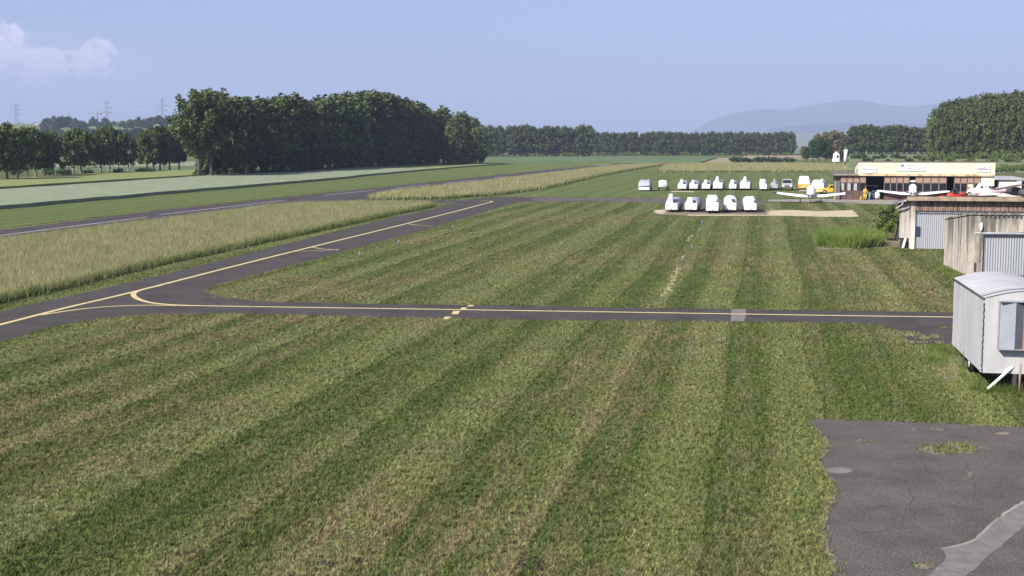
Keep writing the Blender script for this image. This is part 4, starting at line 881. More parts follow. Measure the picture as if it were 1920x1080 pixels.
# ------------------------------------------------------------------ garages
def garage(o, yaw, wfront, depth, hf, hb, wall, doorx0, doorw, doorh, label, roofm, lintel=None):
    t = thing('garage', label, 'garage', o, yaw)
    w = MB()
    w.add([(0, 0, 0), (0, depth, 0), (0, depth, hb), (0, 0, hf), (.22, 0, 0), (.22, depth, 0), (.22, depth, hb), (.22, 0, hf)], [(0, 1, 2, 3), (4, 7, 6, 5), (0, 3, 7, 4), (1, 5, 6, 2), (3, 2, 6, 7)])
    w.build('side_wall', 'plaster' if lintel else wall, t)
    f = MB(); f.box(.225, doorx0, 0, .25, 0, hf - .01); f.box(doorx0 + doorw, wfront, 0, .25, 0, hf - .01)
    if not lintel: f.box(doorx0 + .001, doorx0 + doorw - .001, 0, .25, doorh, hf - .01)
    f.box(.225, wfront, depth - .25, depth, 0, hb - .02); f.build('front_wall', 'plaster' if lintel else wall, t)
    if lintel:
        ln = MB(); n = int(doorw / .28)
        for i in range(n):
            a = doorx0 + doorw * i / n; ln.box(a + .006, a + doorw / n - .006, .03 + .02 * (i % 2), .09 + .02 * (i % 2), doorh + .05, hf - .05)
        ln.build('timber_lintel', 'wood', t)
    d = MB(); m_ = int(doorw / .036); vs = []
    for i in range(m_ + 1):
        y = .14 + (.045 if i % 4 in (1, 2) else 0); x = doorx0 + .02 + (doorw - .04) * i / m_; vs += [(x, y, .03), (x, y, doorh - .03)]
    d.add(vs, [(2 * i, 2 * i + 2, 2 * i + 3, 2 * i + 1) for i in range(m_)]); dr = d.build('door', 'doorm', t)
    MB().box(doorx0 - .06, doorx0 + doorw + .06, -.05, -.005, doorh - .01, doorh + (.04 if lintel else .07)).build('door_rail', 'dgrey' if lintel else 'grey', t)
    r = MB(); ov = .35 if lintel else .06; th = .16 if lintel else .10
    zf, zb = hf + .02, hb + .02; s = (zb - zf) / depth
    r.add([(x, y, z) for y in (-ov, depth + .3) for (x, z) in ((-ov, zf + s * y), (wfront, zf + s * y), (wfront, zf + s * y + th), (-ov, zf + s * y + th))], [(0, 1, 2, 3), (4, 7, 6, 5), (0, 4, 5, 1), (1, 5, 6, 2), (2, 6, 7, 3), (3, 7, 4, 0)])
    r.build('roof', roofm, t)
    return t, dr
g2o = at(1815, 517); g2, d2 = garage(g2o, -R(5), 9.0, 5.6, 3.42, 2.85, 'streak', .75, 7.5, 2.37, 'near garage of rain-streaked concrete with a corrugated steel door behind the box trailer', 'streak')
b = MB()
for i in range(34): b.box(.8 + i * .24, .8 + i * .24 + rng.uniform(.06, .13), -.05, -.012, 3.36 - rng.uniform(.03, .1), 3.44)
b.build('drip_edge', 'dgrey', g2)
MB().tube([(.62, -.03, 3.0), (.62, -.07, 2.75), (.62, -.03, 2.5)], .07, 8).build('wall_lamp', 'white', g2)
MB().box(.3, .42, -.035, -.005, .25, .75).build('socket_box', 'dgrey', g2)
for x in (.05, .75): MB().tube([(x + .25, -.02, 2.42), (x + 2.9, -.02, 2.46)], .03, 5).build('rail_bracket', 'metal', g2)
g1o = at(1706.5, 467); g1, d1 = garage(g1o, -THETA, 13.0, 9.0, 3.45, 2.75, 'plaster', .28, 12.2, 2.68, 'far garage with pale side wall and dark timber boards over its corrugated door', 'roof', True)
MB().box(-.36, 13.0, -.40, -.355, 3.44, 3.73).build('fascia_board', 'board', g1)
MB().box(.30, .62, .06, .12, .95, 1.6).build('door_plate', 'blue', g1)
MB().tube([(-.4, -.1, 3.42), (-.45, 1.0, 3.33), (-.5, 4, 3.1), (-.5, 9.2, 2.7)], .07, 8).build('gutter', 'grey', g1)
MB().tube([(-.46, 1.0, 3.30), (-.55, .95, 3.1), (-.75, .9, 2.95), (-1.0, .8, 2.8)], .05, 8).build('downpipe', 'grey', g1)
b = MB()
for i in range(60): b.box(.2 + i * .21, .2 + i * .21 + .09, -.28, -.2, 3.60, 3.74 + rng.uniform(0, .03))
b.build('roof_ridge_tile', 'dgrey', g1)
for z in (2.9, 2.6, 2.3): MB().box(-.03, -.005, .6, .8, z - .08, z + .08).build('vent_hole', 'dgrey', g1)
p = at(1703, 464) ; t = thing('waste_bin', 'small dark bin leaning at the foot of the far garage corner', 'bin', p + Vector((-.35, -.1, 0)), 0)
MB().loft([[(-.22, -.2, 0), (.22, -.2, 0), (.22, .2, 0), (-.22, .2, 0)], [(-.28, -.25, .62), (.28, -.25, .62), (.28, .25, .62), (-.28, .25, .62)]], smooth=False).build('body', 'dgrey', t); MB().box(-.3, .3, -.27, .27, .625, .68).build('lid', 'black', t)
t = thing('white_board', 'short white board leaning against the dark bin', 'board', at(1697, 465) + Vector((-.2, -.1, 0)), 0); b = MB(); b.box(-.04, .04, -.15, .15, 0, .75, mtx=Matrix.Rotation(R(14), 4, 'Y')); b.build('board_face', 'white', t)
t = thing('leaning_panel', 'dark panel leaning on the garage side wall behind the small tree', 'panel', at(1686, 452) + Vector((-.2, 0, 0)), -THETA)
b = MB(); b.box(-.04, .04, 0, 1.3, 0, 1.9, mtx=Matrix.Rotation(R(8), 4, 'Y')); b.build('panel_face', 'dgrey', t)
MB().box(.05, .07, .05, 1.25, .1, 1.7, mtx=Matrix.Rotation(R(8), 4, 'Y')).build('panel_back', 'brownd', t)

# small tree beside the garage and the ornamental grass
p = at(1661, 451)
sm = make_tree('open', 77, 'leafE', 'barkp', 'small_tree'); sm.location = p; s = top_h(p, 386) / 10; 
tag(sm, 'small bushy green tree with thin pale stems beside the far garage', 'tree'); sm.scale = (s * 1.25, s * 1.25, s)
# finer leaves for this one
cr = [c for c in sm.children if c.name.startswith('crown')][0]
bpy.data.objects.remove(cr)
r3 = random.Random(3); C, Rd = [], []
for i in range(60):
    a = r3.random() * 6.28; t_ = r3.random(); q_ = 2.9 * math.sqrt(max(.05, 1 - ((t_ - .4) / .62) ** 2)) * (.4 + .6 * r3.random()); C.append((q_ * math.cos(a), q_ * math.sin(a), 3.0 + 6.6 * t_)); Rd.append(r3.uniform(.5, .95))
np_mesh('crown', leaves(C, Rd, 110, .24, 1.0, 5), 4, 'leafE', sm)
cl_ = px([(1530, 462), (1560, 465), (1610, 466), (1652, 463), (1655, 457), (1620, 450), (1560, 448), (1532, 452)])
P = scatter(cl_, 150); V = blades(P, .92, .05, .45, 0, 3, .06)
tag(np_mesh('ornamental_grass', V, 3, ['reed', 'tallgreen'], mi=(NR.random(len(V) // 3) < .35).astype(int)), 'thick clump of tall bright green reeds left of the far garage', 'reed clump', None, 'stuff')

# ------------------------------------------------------------------ box trailer
P0 = at(1841, 699, .5); P1 = at(1785, 645, .5); dv = (P1 - P0); yaw = -math.atan2(dv.x, dv.y); L = dv.length
t = thing('box_trailer', 'white covered box trailer with an arched roof, parked at the right edge on the grass', 'trailer', (P0.x, P0.y, 0), yaw)
Wd, zb, zt = 2.45, .5, 2.78
def arch(y, dz=0.0, inset=0.0): return [(inset + (Wd - 2 * inset) * i / 12, y, zt + .24 * math.sin(math.pi * i / 12) + dz) for i in range(13)]
b = MB()
ny = 22; rows = []
for j in range(ny + 1):
    y = L * j / ny; rows.append([(0 + rng.uniform(-.014, .014), y, zb), (rng.uniform(-.02, .012), y, zb + .8), (rng.uniform(-.018, .01), y, zb + 1.6), (0, y, zt)])
b.add([p for r_ in rows for p in r_], [(j * 4 + k, j * 4 + k + 1, j * 4 + k + 5, j * 4 + k + 4) for j in range(ny) for k in range(3)], 0, True)
b.add([(Wd, 0, zb), (Wd, 0, zt), (Wd, L, zt), (Wd, L, zb)], [(0, 1, 2, 3)])
b.add([(0, 0, zb)] + arch(0) + [(Wd, 0, zb)], [tuple(range(15))]); b.add([(0, L, zb)] + arch(L) + [(Wd, L, zb)], [tuple(range(15))])
b.add([(0, 0, zb), (Wd, 0, zb), (Wd, L, zb), (0, L, zb)], [(0, 1, 2, 3)])
b.build('body', 'whitem', t)
r_ = MB(); r_.loft([arch(-.03, .008, -.02) + arch(-.03, .03, -.02)[::-1], arch(L + .02, .008, -.02) + arch(L + .02, .03, -.02)[::-1]], smooth=False); r_.build('roof', 'whitem', t)
for y in (.25, .62):
    q_ = MB(); q_.loft([arch(y, .032, -.025) + arch(y, .050, -.025)[::-1], arch(y + .035, .032, -.025) + arch(y + .035, .050, -.025)[::-1]], smooth=False); q_.build('roof_strap', 'dgrey' if y < .3 else 'grey', t)
MB().tube([(-.03, -.02, zt - .02), (-.03, L, zt - .02)], .022, 6).build('roof_seam', 'dgrey', t)
lc = MB(); pts = [(-.016 + .009 * math.sin(k * 1.9), -.012 - .009 * math.cos(k * 2.3), zb + .05 + (zt - zb - .2) * k / 30) for k in range(31)]; lc.tube(pts, .016, 5); lc.build('lacing', 'dgrey', t)
for k in (.05, .14): MB().tube([(-.03, -.03, zb + k), (-.06, -.05, zb + k)], .03, 6).build('eyelet', 'metal', t)
# bay shutter
by = MB(); by.loft([[(.42, -.03, 1.28), (.42, -.03, 2.72), (.42 + .02, -.03, 2.72), (.42 + .02, -.03, 1.28)], [(.42, -.22, 1.28), (.42, -.22, 2.72), (.44, -.22, 2.72), (.44, -.22, 1.28)]], smooth=False)
bay = MB().box(.41, 2.0, -.245, -.035, 1.25, 1.275).box(.41, 2.0, -.245, -.035, 2.70, 2.72).box(.405, .418, -.12, -.035, 1.278, 2.695).build('bay_frame', 'window_box', t)
MB().add([(.42, -.10, 1.28), (.42, -.10, 2.69), (.86, -.235, 2.69), (.86, -.235, 1.28)], [(0, 1, 2, 3)]).build('shutter', 'window_box', bay)
MB().add([(.865, -.235, 1.28), (.865, -.235, 2.69), (1.10, -.12, 2.69), (1.10, -.12, 1.28)], [(0, 1, 2, 3)]).build('shutter', 'window_side', bay)
MB().box(1.105, 1.2, -.2, -.05, 1.28, 2.69).build('wooden_post', 'brown', bay); MB().box(1.21, 1.95, -.12, -.06, 1.28, 2.69).build('pane', 'glass', bay)
for x in (.12, Wd - .3):
    w_ = MB(); w_.tube([(x, L * .52, .33), (x + .2, L * .52, .33)], .33, 20); wh = w_.build('wheel', 'black', t); MB().tube([(x - .015, L * .52, .33), (x - .001, L * .52, .33)], .17, 14).build('rim', 'white', wh)
MB().box(.0, .05, L * .52 + .4, L * .52 + .5, .1, .62).box(.35, 2.1, .2, L - .2, .38, .48).build('chassis', 'dgrey', t)
MB().tube([(1.25, -.2, .45), (1.3, -1.4, .45)], .05, 8).box(.9, 1.0, -.05, .3, .1, .5).box(1.6, 1.7, -.05, .3, .1, .5).build('drawbar', 'dgrey', t)
# ladder-like white plank and its post
pa, pb = at(1849, 734), at(1849, 734) + Vector((1.5, .45, 1.2))
b = MB(); d_ = (pb - pa); b.tube([(0, 0, .03), tuple(d_)], .055, 4); pl = b.build('plank', 'white'); pl.location = pa; tag(pl, 'white plank leaning from the grass up to the front of the box trailer', 'plank')
for i, (u, v, h) in enumerate(((1911, 738, .9), (1899, 716, .62))):
    b = MB(); b.tube([(0, 0, 0), (0, 0, h)], .035, 6); o = b.build('wooden_stake', 'brown'); o.location = at(u, v); tag(o, ['taller wooden stake standing in the grass in front of the box trailer', 'short wooden stake close under the front of the box trailer'][i], 'stake')

# ------------------------------------------------------------------ glider trailers, cars
def rsec(y, w, z0, z1, rr=.3):
    pts = []
    for k in range(5): a = math.pi * k / 8; pts.append((w / 2 - rr + rr * math.cos(a), y, z1 - rr + rr * math.sin(a)))
    for k in range(5): a = math.pi / 2 + math.pi * k / 8; pts.append((-w / 2 + rr + rr * math.cos(a), y, z1 - rr + rr * math.sin(a)))
    return pts + [(-w / 2, y, z0), (w / 2, y, z0)]
def wheel(parent, x, y, r=.28, w=.18, hub='grey'):
    a = MB(); a.tube([(x - w / 2, y, r), (x + w / 2, y, r)], r, 18); o = a.build('wheel', 'black', parent)
    s = -1 if x < 0 else 1; MB().tube([(x + s * w / 2, y, r), (x + s * (w / 2 + .012), y, r)], r * .55, 12).build('rim', hub, o); return o
def glider_trailer(u, v, label, w=1.35, L=7.0, nose=.95, body=1.5, fin=1.9, finx=-.1, finw=.36, lamps=True, vent=.28, yaw=-R(13), body_m='grey', nose_m='white', taper=.9, group='white glider trailers parked in rows'):
    t = thing('glider_trailer', label, 'trailer', at(u, v), yaw, group); z0 = .30
    MB().loft([rsec(0, w * .93, z0 + .02, nose, .1), rsec(.12, w * .98, z0, nose + .05, .12), rsec(.9, w, z0, min(body, nose + .15), .2)], smooth=False).build('nose', nose_m, t)
    MB().loft([rsec(.905, w * .98, z0, min(body, nose + .14), .2), rsec(1.9, w * 1.02, z0, body - .06, .42), rsec(3.0, w * 1.04, z0, body, .48), rsec(L - .8, w, z0, body - .05, .48), rsec(L, w * .8, z0 + .15, body - .35, .4)]).build('body', body_m, t)
    if fin:
        fb = nose + .04
        MB().prof_x([(-w * .47, fb - .1), (w * .30, fb - .1), (finx + finw / 2 + .02, fb + .22), (finx + finw / 2, fin), (finx - finw / 2, fin), (finx - finw / 2 - .06, fin - .35), (-w * .44, fb + .12)], .16, 1.2).build('fin_box', nose_m, t)
    if vent: MB().box(finx + .25, finx + .25 + vent, .1, .9, min(body, nose + .16) + .0, min(body, nose + .16) + .04).build('vent', 'dgrey', t)
    if lamps:
        for s in (-1, 1): MB().box(s * w * .33 - .07, s * w * .33 + .07, -.02, .0, .72, .80).build('lamp', 'dgrey', t)
    for s in (-1, 1): wheel(t, s * w * .5, L * .42)
    MB().tube([(0, .15, .42), (0, -.25, .40), (0, -.3, .05)], .035, 6).build('jockey_stand', 'dgrey', t)
    MB().box(-w * .4, w * .4, .2, L - .2, .22, .29).build('chassis', 'dgrey', t)
    return t
FR = 'glider trailers in the front row beside the sand'
glider_trailer(1258.5, 398.5, 'front-row white glider trailer at the left end, with a tall narrow fin box', fin=2.0, group=FR)
glider_trailer(1295, 398.5, 'front-row white glider trailer second from the left, low sloping nose, round body', fin=1.62, finw=.5, finx=-.12, group=FR)
glider_trailer(1335.5, 400.5, 'middle trailer of the front row, tall plain flat-faced white shape', nose=1.15, body=1.75, fin=1.95, finw=.95, finx=-.05, yaw=-R(9), group=FR, body_m='white')
glider_trailer(1369, 399, 'fourth front-row trailer with a notched two-hump top and a dark slot', nose=1.05, body=1.7, fin=1.85, finw=.3, finx=-.05, yaw=-R(9.5), vent=.4, group=FR, body_m='white')
glider_trailer(1407, 399, 'front-row white trailer at the right end, next to the bare sand', nose=1.0, body=1.6, fin=1.75, finx=.12, finw=.42, yaw=-R(8.5), taper=.9, group=FR, body_m='white')
BR = 'glider trailers in the back row'
glider_trailer(1278.5, 357.3, 'back-row white glider trailer, first of the three alike left of the tall-finned one', w=1.4, fin=1.75, lamps=False, group=BR)
glider_trailer(1300, 357.3, 'back-row white glider trailer, middle of the three alike left of the tall-finned one', w=1.35, fin=1.68, lamps=False, group=BR)
glider_trailer(1323.5, 357.3, 'back-row white glider trailer, touching the tall-finned one on its left side', w=1.3, fin=1.72, lamps=False, group=BR)
glider_trailer(1345.5, 357.0, 'wide back-row glider trailer with a very tall thin fin box, left of the two such', w=1.55, body=1.55, nose=1.2, fin=2.2, finx=-.1, lamps=False, group=BR)
glider_trailer(1373.5, 357.0, 'narrow back-row glider trailer with a pointed top, between the two tall-finned ones', w=1.2, fin=1.7, finw=.45, lamps=False, group=BR)
glider_trailer(1396.5, 357.0, 'wide back-row glider trailer with a very tall thin fin box, right of the two such', w=1.6, nose=1.25, body=1.5, fin=2.2, finx=-.02, finw=.38, lamps=False, group=BR)
glider_trailer(1431, 358.0, 'slim tall white trailer standing alone in the gap of the back row', w=1.15, nose=1.1, body=1.75, fin=1.85, finx=-.15, finw=.75, yaw=-R(10.5), lamps=False, group=BR, body_m='white')
glider_trailer(1451.5, 356.6, 'low grey-white trailer with a thin upright mast box, left of the silver off-roader', w=1.3, nose=.95, body=1.25, fin=1.8, finw=.22, finx=0, nose_m='grey', group=BR)
glider_trailer(1533, 358.2, 'white rounded trailer between the orange van and the yellow car', w=2.0, L=3.8, nose=1.2, body=1.75, fin=1.9, finx=.55, finw=.35, yaw=-R(18), lamps=False, vent=0, group=BR, body_m='white')
# caravan and tank trailer at the left end
t = thing('caravan', 'old cream caravan with a ribbed front at the far left of the back row', 'caravan', at(1207.5, 358.5), -THETA)
MB().loft([rsec(0, 1.75, .22, .95, .12), rsec(.5, 1.85, .2, 1.45, .3), rsec(1.3, 1.85, .2, 1.75, .4), rsec(4.2, 1.85, .2, 1.75, .4), rsec(4.8, 1.7, .3, 1.2, .35)]).build('body', 'grey', t)
MB().box(-.86, .86, -.03, .3, .2, .62).build('front_panel', 'white', t)
for i in range(5): MB().box(-.75 + i * .31, -.52 + i * .31, -.02, -.005, .68, .82).build('window', 'glass', t)
for s in (-1, 1): wheel(t, s * .86, 2.4)
MB().box(-.35, .35, 1.6, 2.3, 1.76, 1.84).build('roof_hatch', 'dgrey', t)
t = thing('tank_trailer', 'small white tank trailer with dark fittings, second from the left in the back row', 'trailer', at(1242.5, 357.5), -THETA)
MB().loft([rsec(0, 1.2, .62, 1.55, .22), rsec(.08, 1.36, .55, 1.62, .28), rsec(2.6, 1.36, .55, 1.62, .28), rsec(2.75, 1.2, .62, 1.5, .22)]).build('tank', 'white', t)
MB().box(-.6, .6, .1, 3.0, .42, .52).build('chassis', 'dgrey', t); MB().tube([(.2, .5, 1.5), (.2, .5, 1.9)], .08, 8).build('filler_pipe', 'dgrey', t)
for s in (-1, 1): wheel(t, s * .7, 1.6, .33)
MB().box(.35, .75, .9, 2.0, 1.3, 1.75).build('pump_box', 'dgrey', t)

def car(t, lower, cabin, glassf, bodym, wheels, W_=.88, r=.32, cabm=None):
    MB().prof_y(lower).build('body', bodym, t); MB().prof_y(cabin).build('cabin', cabm or bodym, t)
    for nm, b_ in glassf: b_.build(nm, 'glass', t)
    for y in wheels:
        for s in (-1, 1): wheel(t, s * (W_ - .06), y, r, .2)
t = thing('off_roader', 'silver off-road car facing the camera in the back row, left of the orange van', 'car', at(1475.5, 357.2), -R(12))
car(t, [(0, .42, .80), (0, .95, .84), (.9, 1.08, .86), (4.4, 1.08, .86), (4.4, .42, .86)], [(.9, 1.082, .80), (1.35, 1.72, .68), (4.2, 1.72, .70), (4.38, 1.082, .82)],
    [('windscreen', MB().add([(-.74, .93, 1.15), (.74, .93, 1.15), (.64, 1.27, 1.64), (-.64, 1.27, 1.64)], [(0, 1, 2, 3)]))], 'grey', (.8, 3.5), r=.36)
MB().box(-.35, .35, -.02, 0, .62, .82).build('grille', 'dgrey', t)
for s in (-1, 1): MB().box(s * .62 - .13, s * .62 + .13, -.025, 0, .66, .84).build('headlight', 'white', t)
MB().box(-.82, .82, -.12, -.005, .38, .55).build('bumper', 'dgrey', t)
t = thing('camper_van', 'orange and white high-roofed van parked between the off-roader and a white trailer', 'van', at(1507, 358.2), -R(12.5))
MB().prof_y([(0, .35, .88), (0, 1.10, .90), (4.4, 1.10, .90), (4.4, .35, .90)]).build('body', 'orange', t)
MB().prof_y([(0.0, 1.105, .89), (.12, 1.72, .82), (.3, 2.28, .68), (4.0, 2.28, .66), (4.3, 1.8, .8), (4.4, 1.105, .89)]).build('upper_body', 'white', t)
MB().add([(-.62, .012, 1.18), (.62, .012, 1.18), (.56, .095, 1.62), (-.56, .095, 1.62)], [(0, 1, 2, 3)]).build('rear_window', 'glass', t)
t.children[-1].location = (0, -.02, 0)
for s in (-1, 1): MB().box(s * .78 - .07, s * .78 + .07, -.02, -.003, .62, .82).build('tail_lamp', 'redlamp', t); wheel(t, s * .82, .9, .33); wheel(t, s * .82, 3.4, .33)
MB().box(-.86, .86, -.1, -.005, .38, .5).build('bumper', 'dgrey', t); MB().box(-.25, .25, -.015, -.003, .7, .8).build('number_plate', 'white', t)
t = thing('yellow_car', 'yellow saloon car with its nose left, half hidden by the hangar side door', 'car', at(1533, 363.5), R(-90) + R(4))
car(t, [(0, .30, .78), (0, .66, .80), (1.1, .86, .82), (4.2, .88, .82), (4.3, .4, .80)], [(1.05, .861, .74), (1.75, 1.34, .60), (3.1, 1.36, .60), (3.9, .881, .74)],
    [('side_window', MB().add([(.735, 1.3, .92), (.735, 3.4, .92), (.63, 3.0, 1.28), (.63, 1.82, 1.28)], [(0, 1, 2, 3)])), ('windscreen', MB().add([(-.68, 1.09, .90), (.68, 1.09, .90), (.56, 1.68, 1.31), (-.56, 1.68, 1.31)], [(0, 1, 2, 3)]))], 'ylw', (.8, 3.35), W_=.82, r=.31)
MB().box(-.8, .8, -.08, 0, .3, .46).build('bumper', 'ylw', t)
for s in (-1, 1): MB().box(s * .55 - .15, s * .55 + .15, -.02, 0, .52, .62).build('headlight', 'white', t)

# ------------------------------------------------------------------ aircraft
def ring(y, w, zc, h, n=14, p=1.0): return [(w * math.cos(a), y, zc + h * math.sin(a)) for a in [2 * math.pi * k / n for k in range(n)]]
def aeroplane(u, v, yaw, label, span=8.8, bodym='white', tip='blue', canopy='cover', crank=1.5, dih=.12, nm='light_aircraft', z=.0, stripe=None, canopym='white', loc=None):
    t = thing(nm, label, 'aeroplane', loc or at(u, v), yaw, None); zc = 1.05 + z
    MB().loft([ring(0, .28, zc, .30), ring(.12, .46, zc, .42), ring(.9, .54, zc + .02, .5), ring(1.9, .56, zc + .05, .52), ring(3.2, .48, zc + .1, .44), ring(4.8, .24, zc + .18, .26), ring(6.6, .08, zc + .25, .12)]).build('fuselage', bodym, t)
    MB().loft([ring(1.0, .3, zc + .40, .10), ring(1.4, .50, zc + .5, .55), ring(2.2, .54, zc + .5, .66), ring(2.9, .40, zc + .42, .42), ring(3.5, .2, zc + .4, .12)]).build('canopy', canopym if canopy == 'cover' else 'glass', t)
    if stripe: MB().box(-.57, .57, .6, 4.2, zc - .16, zc - .10).build('stripe', stripe, t)
    h = span / 2
    for s in (-1, 1):
        wz = zc - .33
        def sec(x, c, zz, th): return [(s * x, .95 + q_ * c, zz + w_ * th + .16 * q_ * c) for q_, w_ in ((0, 0), (.12, .6), (.4, .9), (1, .05), (.5, -.3), (.1, -.3))]
        MB().loft([sec(.3, 1.65, wz, .22), sec(crank, 1.65, wz + .03, .22), sec(h * .88, 1.1, wz + .03 + (h * .88 - crank) * math.tan(R(14)) * dih / .12 * .55, .17)], smooth=False).build('wing', bodym, t)
        z1 = wz + .03 + (h * .88 - crank) * math.tan(R(14)) * dih / .12 * .55; z2 = z1 + h * .12 * .12
        MB().loft([sec(h * .881, 1.1, z1, .17), sec(h, .85, z2, .09)], smooth=False).build('wing_tip', tip, t)
        MB().tube([(s * 1.3, 1.5, wz), (s * 1.3, 1.5, .2)], .05, 6).build('gear_leg', 'grey', t)
        a = MB(); a.tube([(s * 1.3 - .07, 1.5, .2), (s * 1.3 + .07, 1.5, .2)], .2, 14); a.build('wheel', 'black', t)
        MB().loft([[(s * .05, 5.9, zc + .28), (s * .05, 6.5, zc + .28), (s * .05, 6.5, zc + .33), (s * .05, 5.9, zc + .33)], [(s * 1.5, 6.0, zc + .28), (s * 1.5, 6.5, zc + .28), (s * 1.5, 6.5, zc + .32), (s * 1.5, 6.0, zc + .32)]], smooth=False).build('tailplane', bodym, t)
    MB().loft([[(-.05, 5.6, zc + .25), (.05, 5.6, zc + .25), (.05, 6.7, zc + .25), (-.05, 6.7, zc + .25)], [(-.02, 6.3, zc + 1.3), (.02, 6.3, zc + 1.3), (.02, 6.85, zc + 1.3), (-.02, 6.85, zc + 1.3)]], smooth=False).build('fin', bodym, t)
    MB().tube([(0, .35, zc - .3), (0, .3, .18)], .045, 6).build('nose_leg', 'grey', t)
    a = MB(); a.tube([(-.06, .3, .18), (.06, .3, .18)], .18, 14); a.build('wheel', 'black', t)
    sp_ = MB(); sp_.loft([ring(-.28, .02, zc, .02), ring(-.18, .12, zc, .12), ring(-.001, .18, zc, .18)]); pr = sp_.build('spinner', bodym, t)
    MB().loft([[(-.9, -.12, zc - .04), (-.9, -.10, zc - .04), (-.9, -.10, zc + .04), (-.9, -.12, zc + .04)], [(0, -.14, zc - .08), (0, -.09, zc - .08), (0, -.09, zc + .08), (0, -.14, zc + .08)], [(.9, -.12, zc - .04), (.9, -.10, zc - .04), (.9, -.10, zc + .04), (.9, -.12, zc + .04)]], smooth=False).build('propeller', 'dgrey', t)
    return t
aeroplane(1520, 381, R(-13), 'white low-wing light aircraft with dark wing tips on the grass before the hangar', span=9.6)
pl2 = aeroplane(1714, 375, R(-15), 'white low-wing light aircraft with its canopy raised, in front of the middle hangar doors', span=9.2, tip='white', loc=at(1712, 376.5))
MB().loft([ring(1.6, .38, 2.45, .07), ring(2.6, .42, 2.6, .10), ring(3.2, .3, 2.55, .06)]).build('raised_canopy', 'white', pl2)
a3 = aeroplane(1788, 377, R(-58), 'small orange-red light aircraft with a dark canopy, right of the white one by the hangar', span=6.5, bodym='red', tip='red', canopy='glass', z=-.2, dih=.03, loc=at(1777, 378.5)); a3.scale = (.62, .62, .85)
a4 = aeroplane(1850, 377, R(-78), 'cream and white aircraft seen side-on with a red stripe at the hangar right end', span=8.8, bodym='white', tip='cream', canopy='cover', dih=.05, stripe='red', loc=at(1815, 377.5)); a4.scale = (1.12, 1.12, 1.12)
for k in range(4): MB().box(-.50, .50, 1.25 + .5 * k, 1.6 + .5 * k, 1.52, 1.76).build('side_window', 'glass', a4)
# dark high-wing machine at the right edge
p = at(1925, 379); t = thing('high_wing_aircraft', "dark-winged high-wing aircraft cut by the right edge", 'aeroplane', p, R(20))
MB().loft([[(x, .8 + c, z) for c, z in ((0, zz), (.5, zz + .12), (1.5, zz + .03), (.6, zz - .03))] for x, zz in ((-3.9, 1.55), (0, 2.1), (4.2, 2.0))], smooth=False).build('wing', 'brownd', t)
MB().loft([ring(0, .3, 1.1, .3), ring(.8, .45, 1.2, .5), ring(2.4, .42, 1.35, .6), ring(5.5, .1, 1.3, .12)]).build('fuselage', 'dgrey', t)
for s in (-1, 1):
    MB().tube([(s * .4, 1.3, .9), (s * 2.4, 1.3, 1.72)], .03, 5).build('wing_strut', 'grey', t); a = MB(); a.tube([(s * .9 - .06, 1.3, .22), (s * .9 + .06, 1.3, .22)], .22, 14); a.build('wheel', 'black', t); MB().tube([(s * .3, 1.3, .9), (s * .9, 1.3, .25)], .04, 5).build('gear_leg', 'grey', t)
a = MB(); a.tube([(-.05, .1, .2), (.05, .1, .2)], .2, 14); a.build('wheel', 'black', t)
p = at(1921, 366); t = thing('parked_car', 'white and red car at the very right edge behind the dark-winged aircraft', 'car', p, R(-80))
car(t, [(0, .3, .78), (0, .7, .8), (1, .9, .82), (4.1, .9, .82), (4.1, .3, .8)], [(1, .902, .74), (1.7, 1.42, .6), (3.6, 1.42, .6), (4.0, .902, .74)], [('side_window', MB().add([(.735, 1.4, .97), (.735, 3.6, .97), (.63, 3.4, 1.33), (.63, 1.85, 1.33)], [(0, 1, 2, 3)]))], 'white', (.8, 3.2), W_=.82)

# things by the hangar door
p = at(1641, 374.5); t = thing('tow_cart', 'small white motor cart with dark middle in the open hangar door', 'cart', p, -THETA)
MB().loft([rsec(0, .62, .2, .8, .2), rsec(.15, .66, .15, 1.05, .25), rsec(1.2, .66, .15, 1.05, .25)]).build('body', 'white', t)
t.children[0].location = (.3, 0, 0)
MB().box(-.62, -.06, .1, 1.2, .3, .95).build('engine', 'dgrey', t); MB().tube([(-.5, .05, .95), (-.3, .0, 1.2), (.1, .05, 1.1)], .03, 6).build('handle', 'grey', t)
for s in (-.55, .5): a = MB(); a.tube([(s - .05, .4, .2), (s + .05, .4, .2)], .2, 12); a.build('wheel', 'black', t)
p = at(1630.5, 374.5); t = thing('gas_bottle', 'pale blue gas bottle standing left of the white cart', 'gas bottle', p)
MB().tube([(0, 0, 0), (0, 0, .1), (0, 0, .85), (0, 0, .97)], [.13, .16, .16, .07], 12).build('cylinder', 'lblue', t); MB().tube([(0, 0, .97), (0, 0, 1.08)], .04, 8).build('valve', 'grey', t)
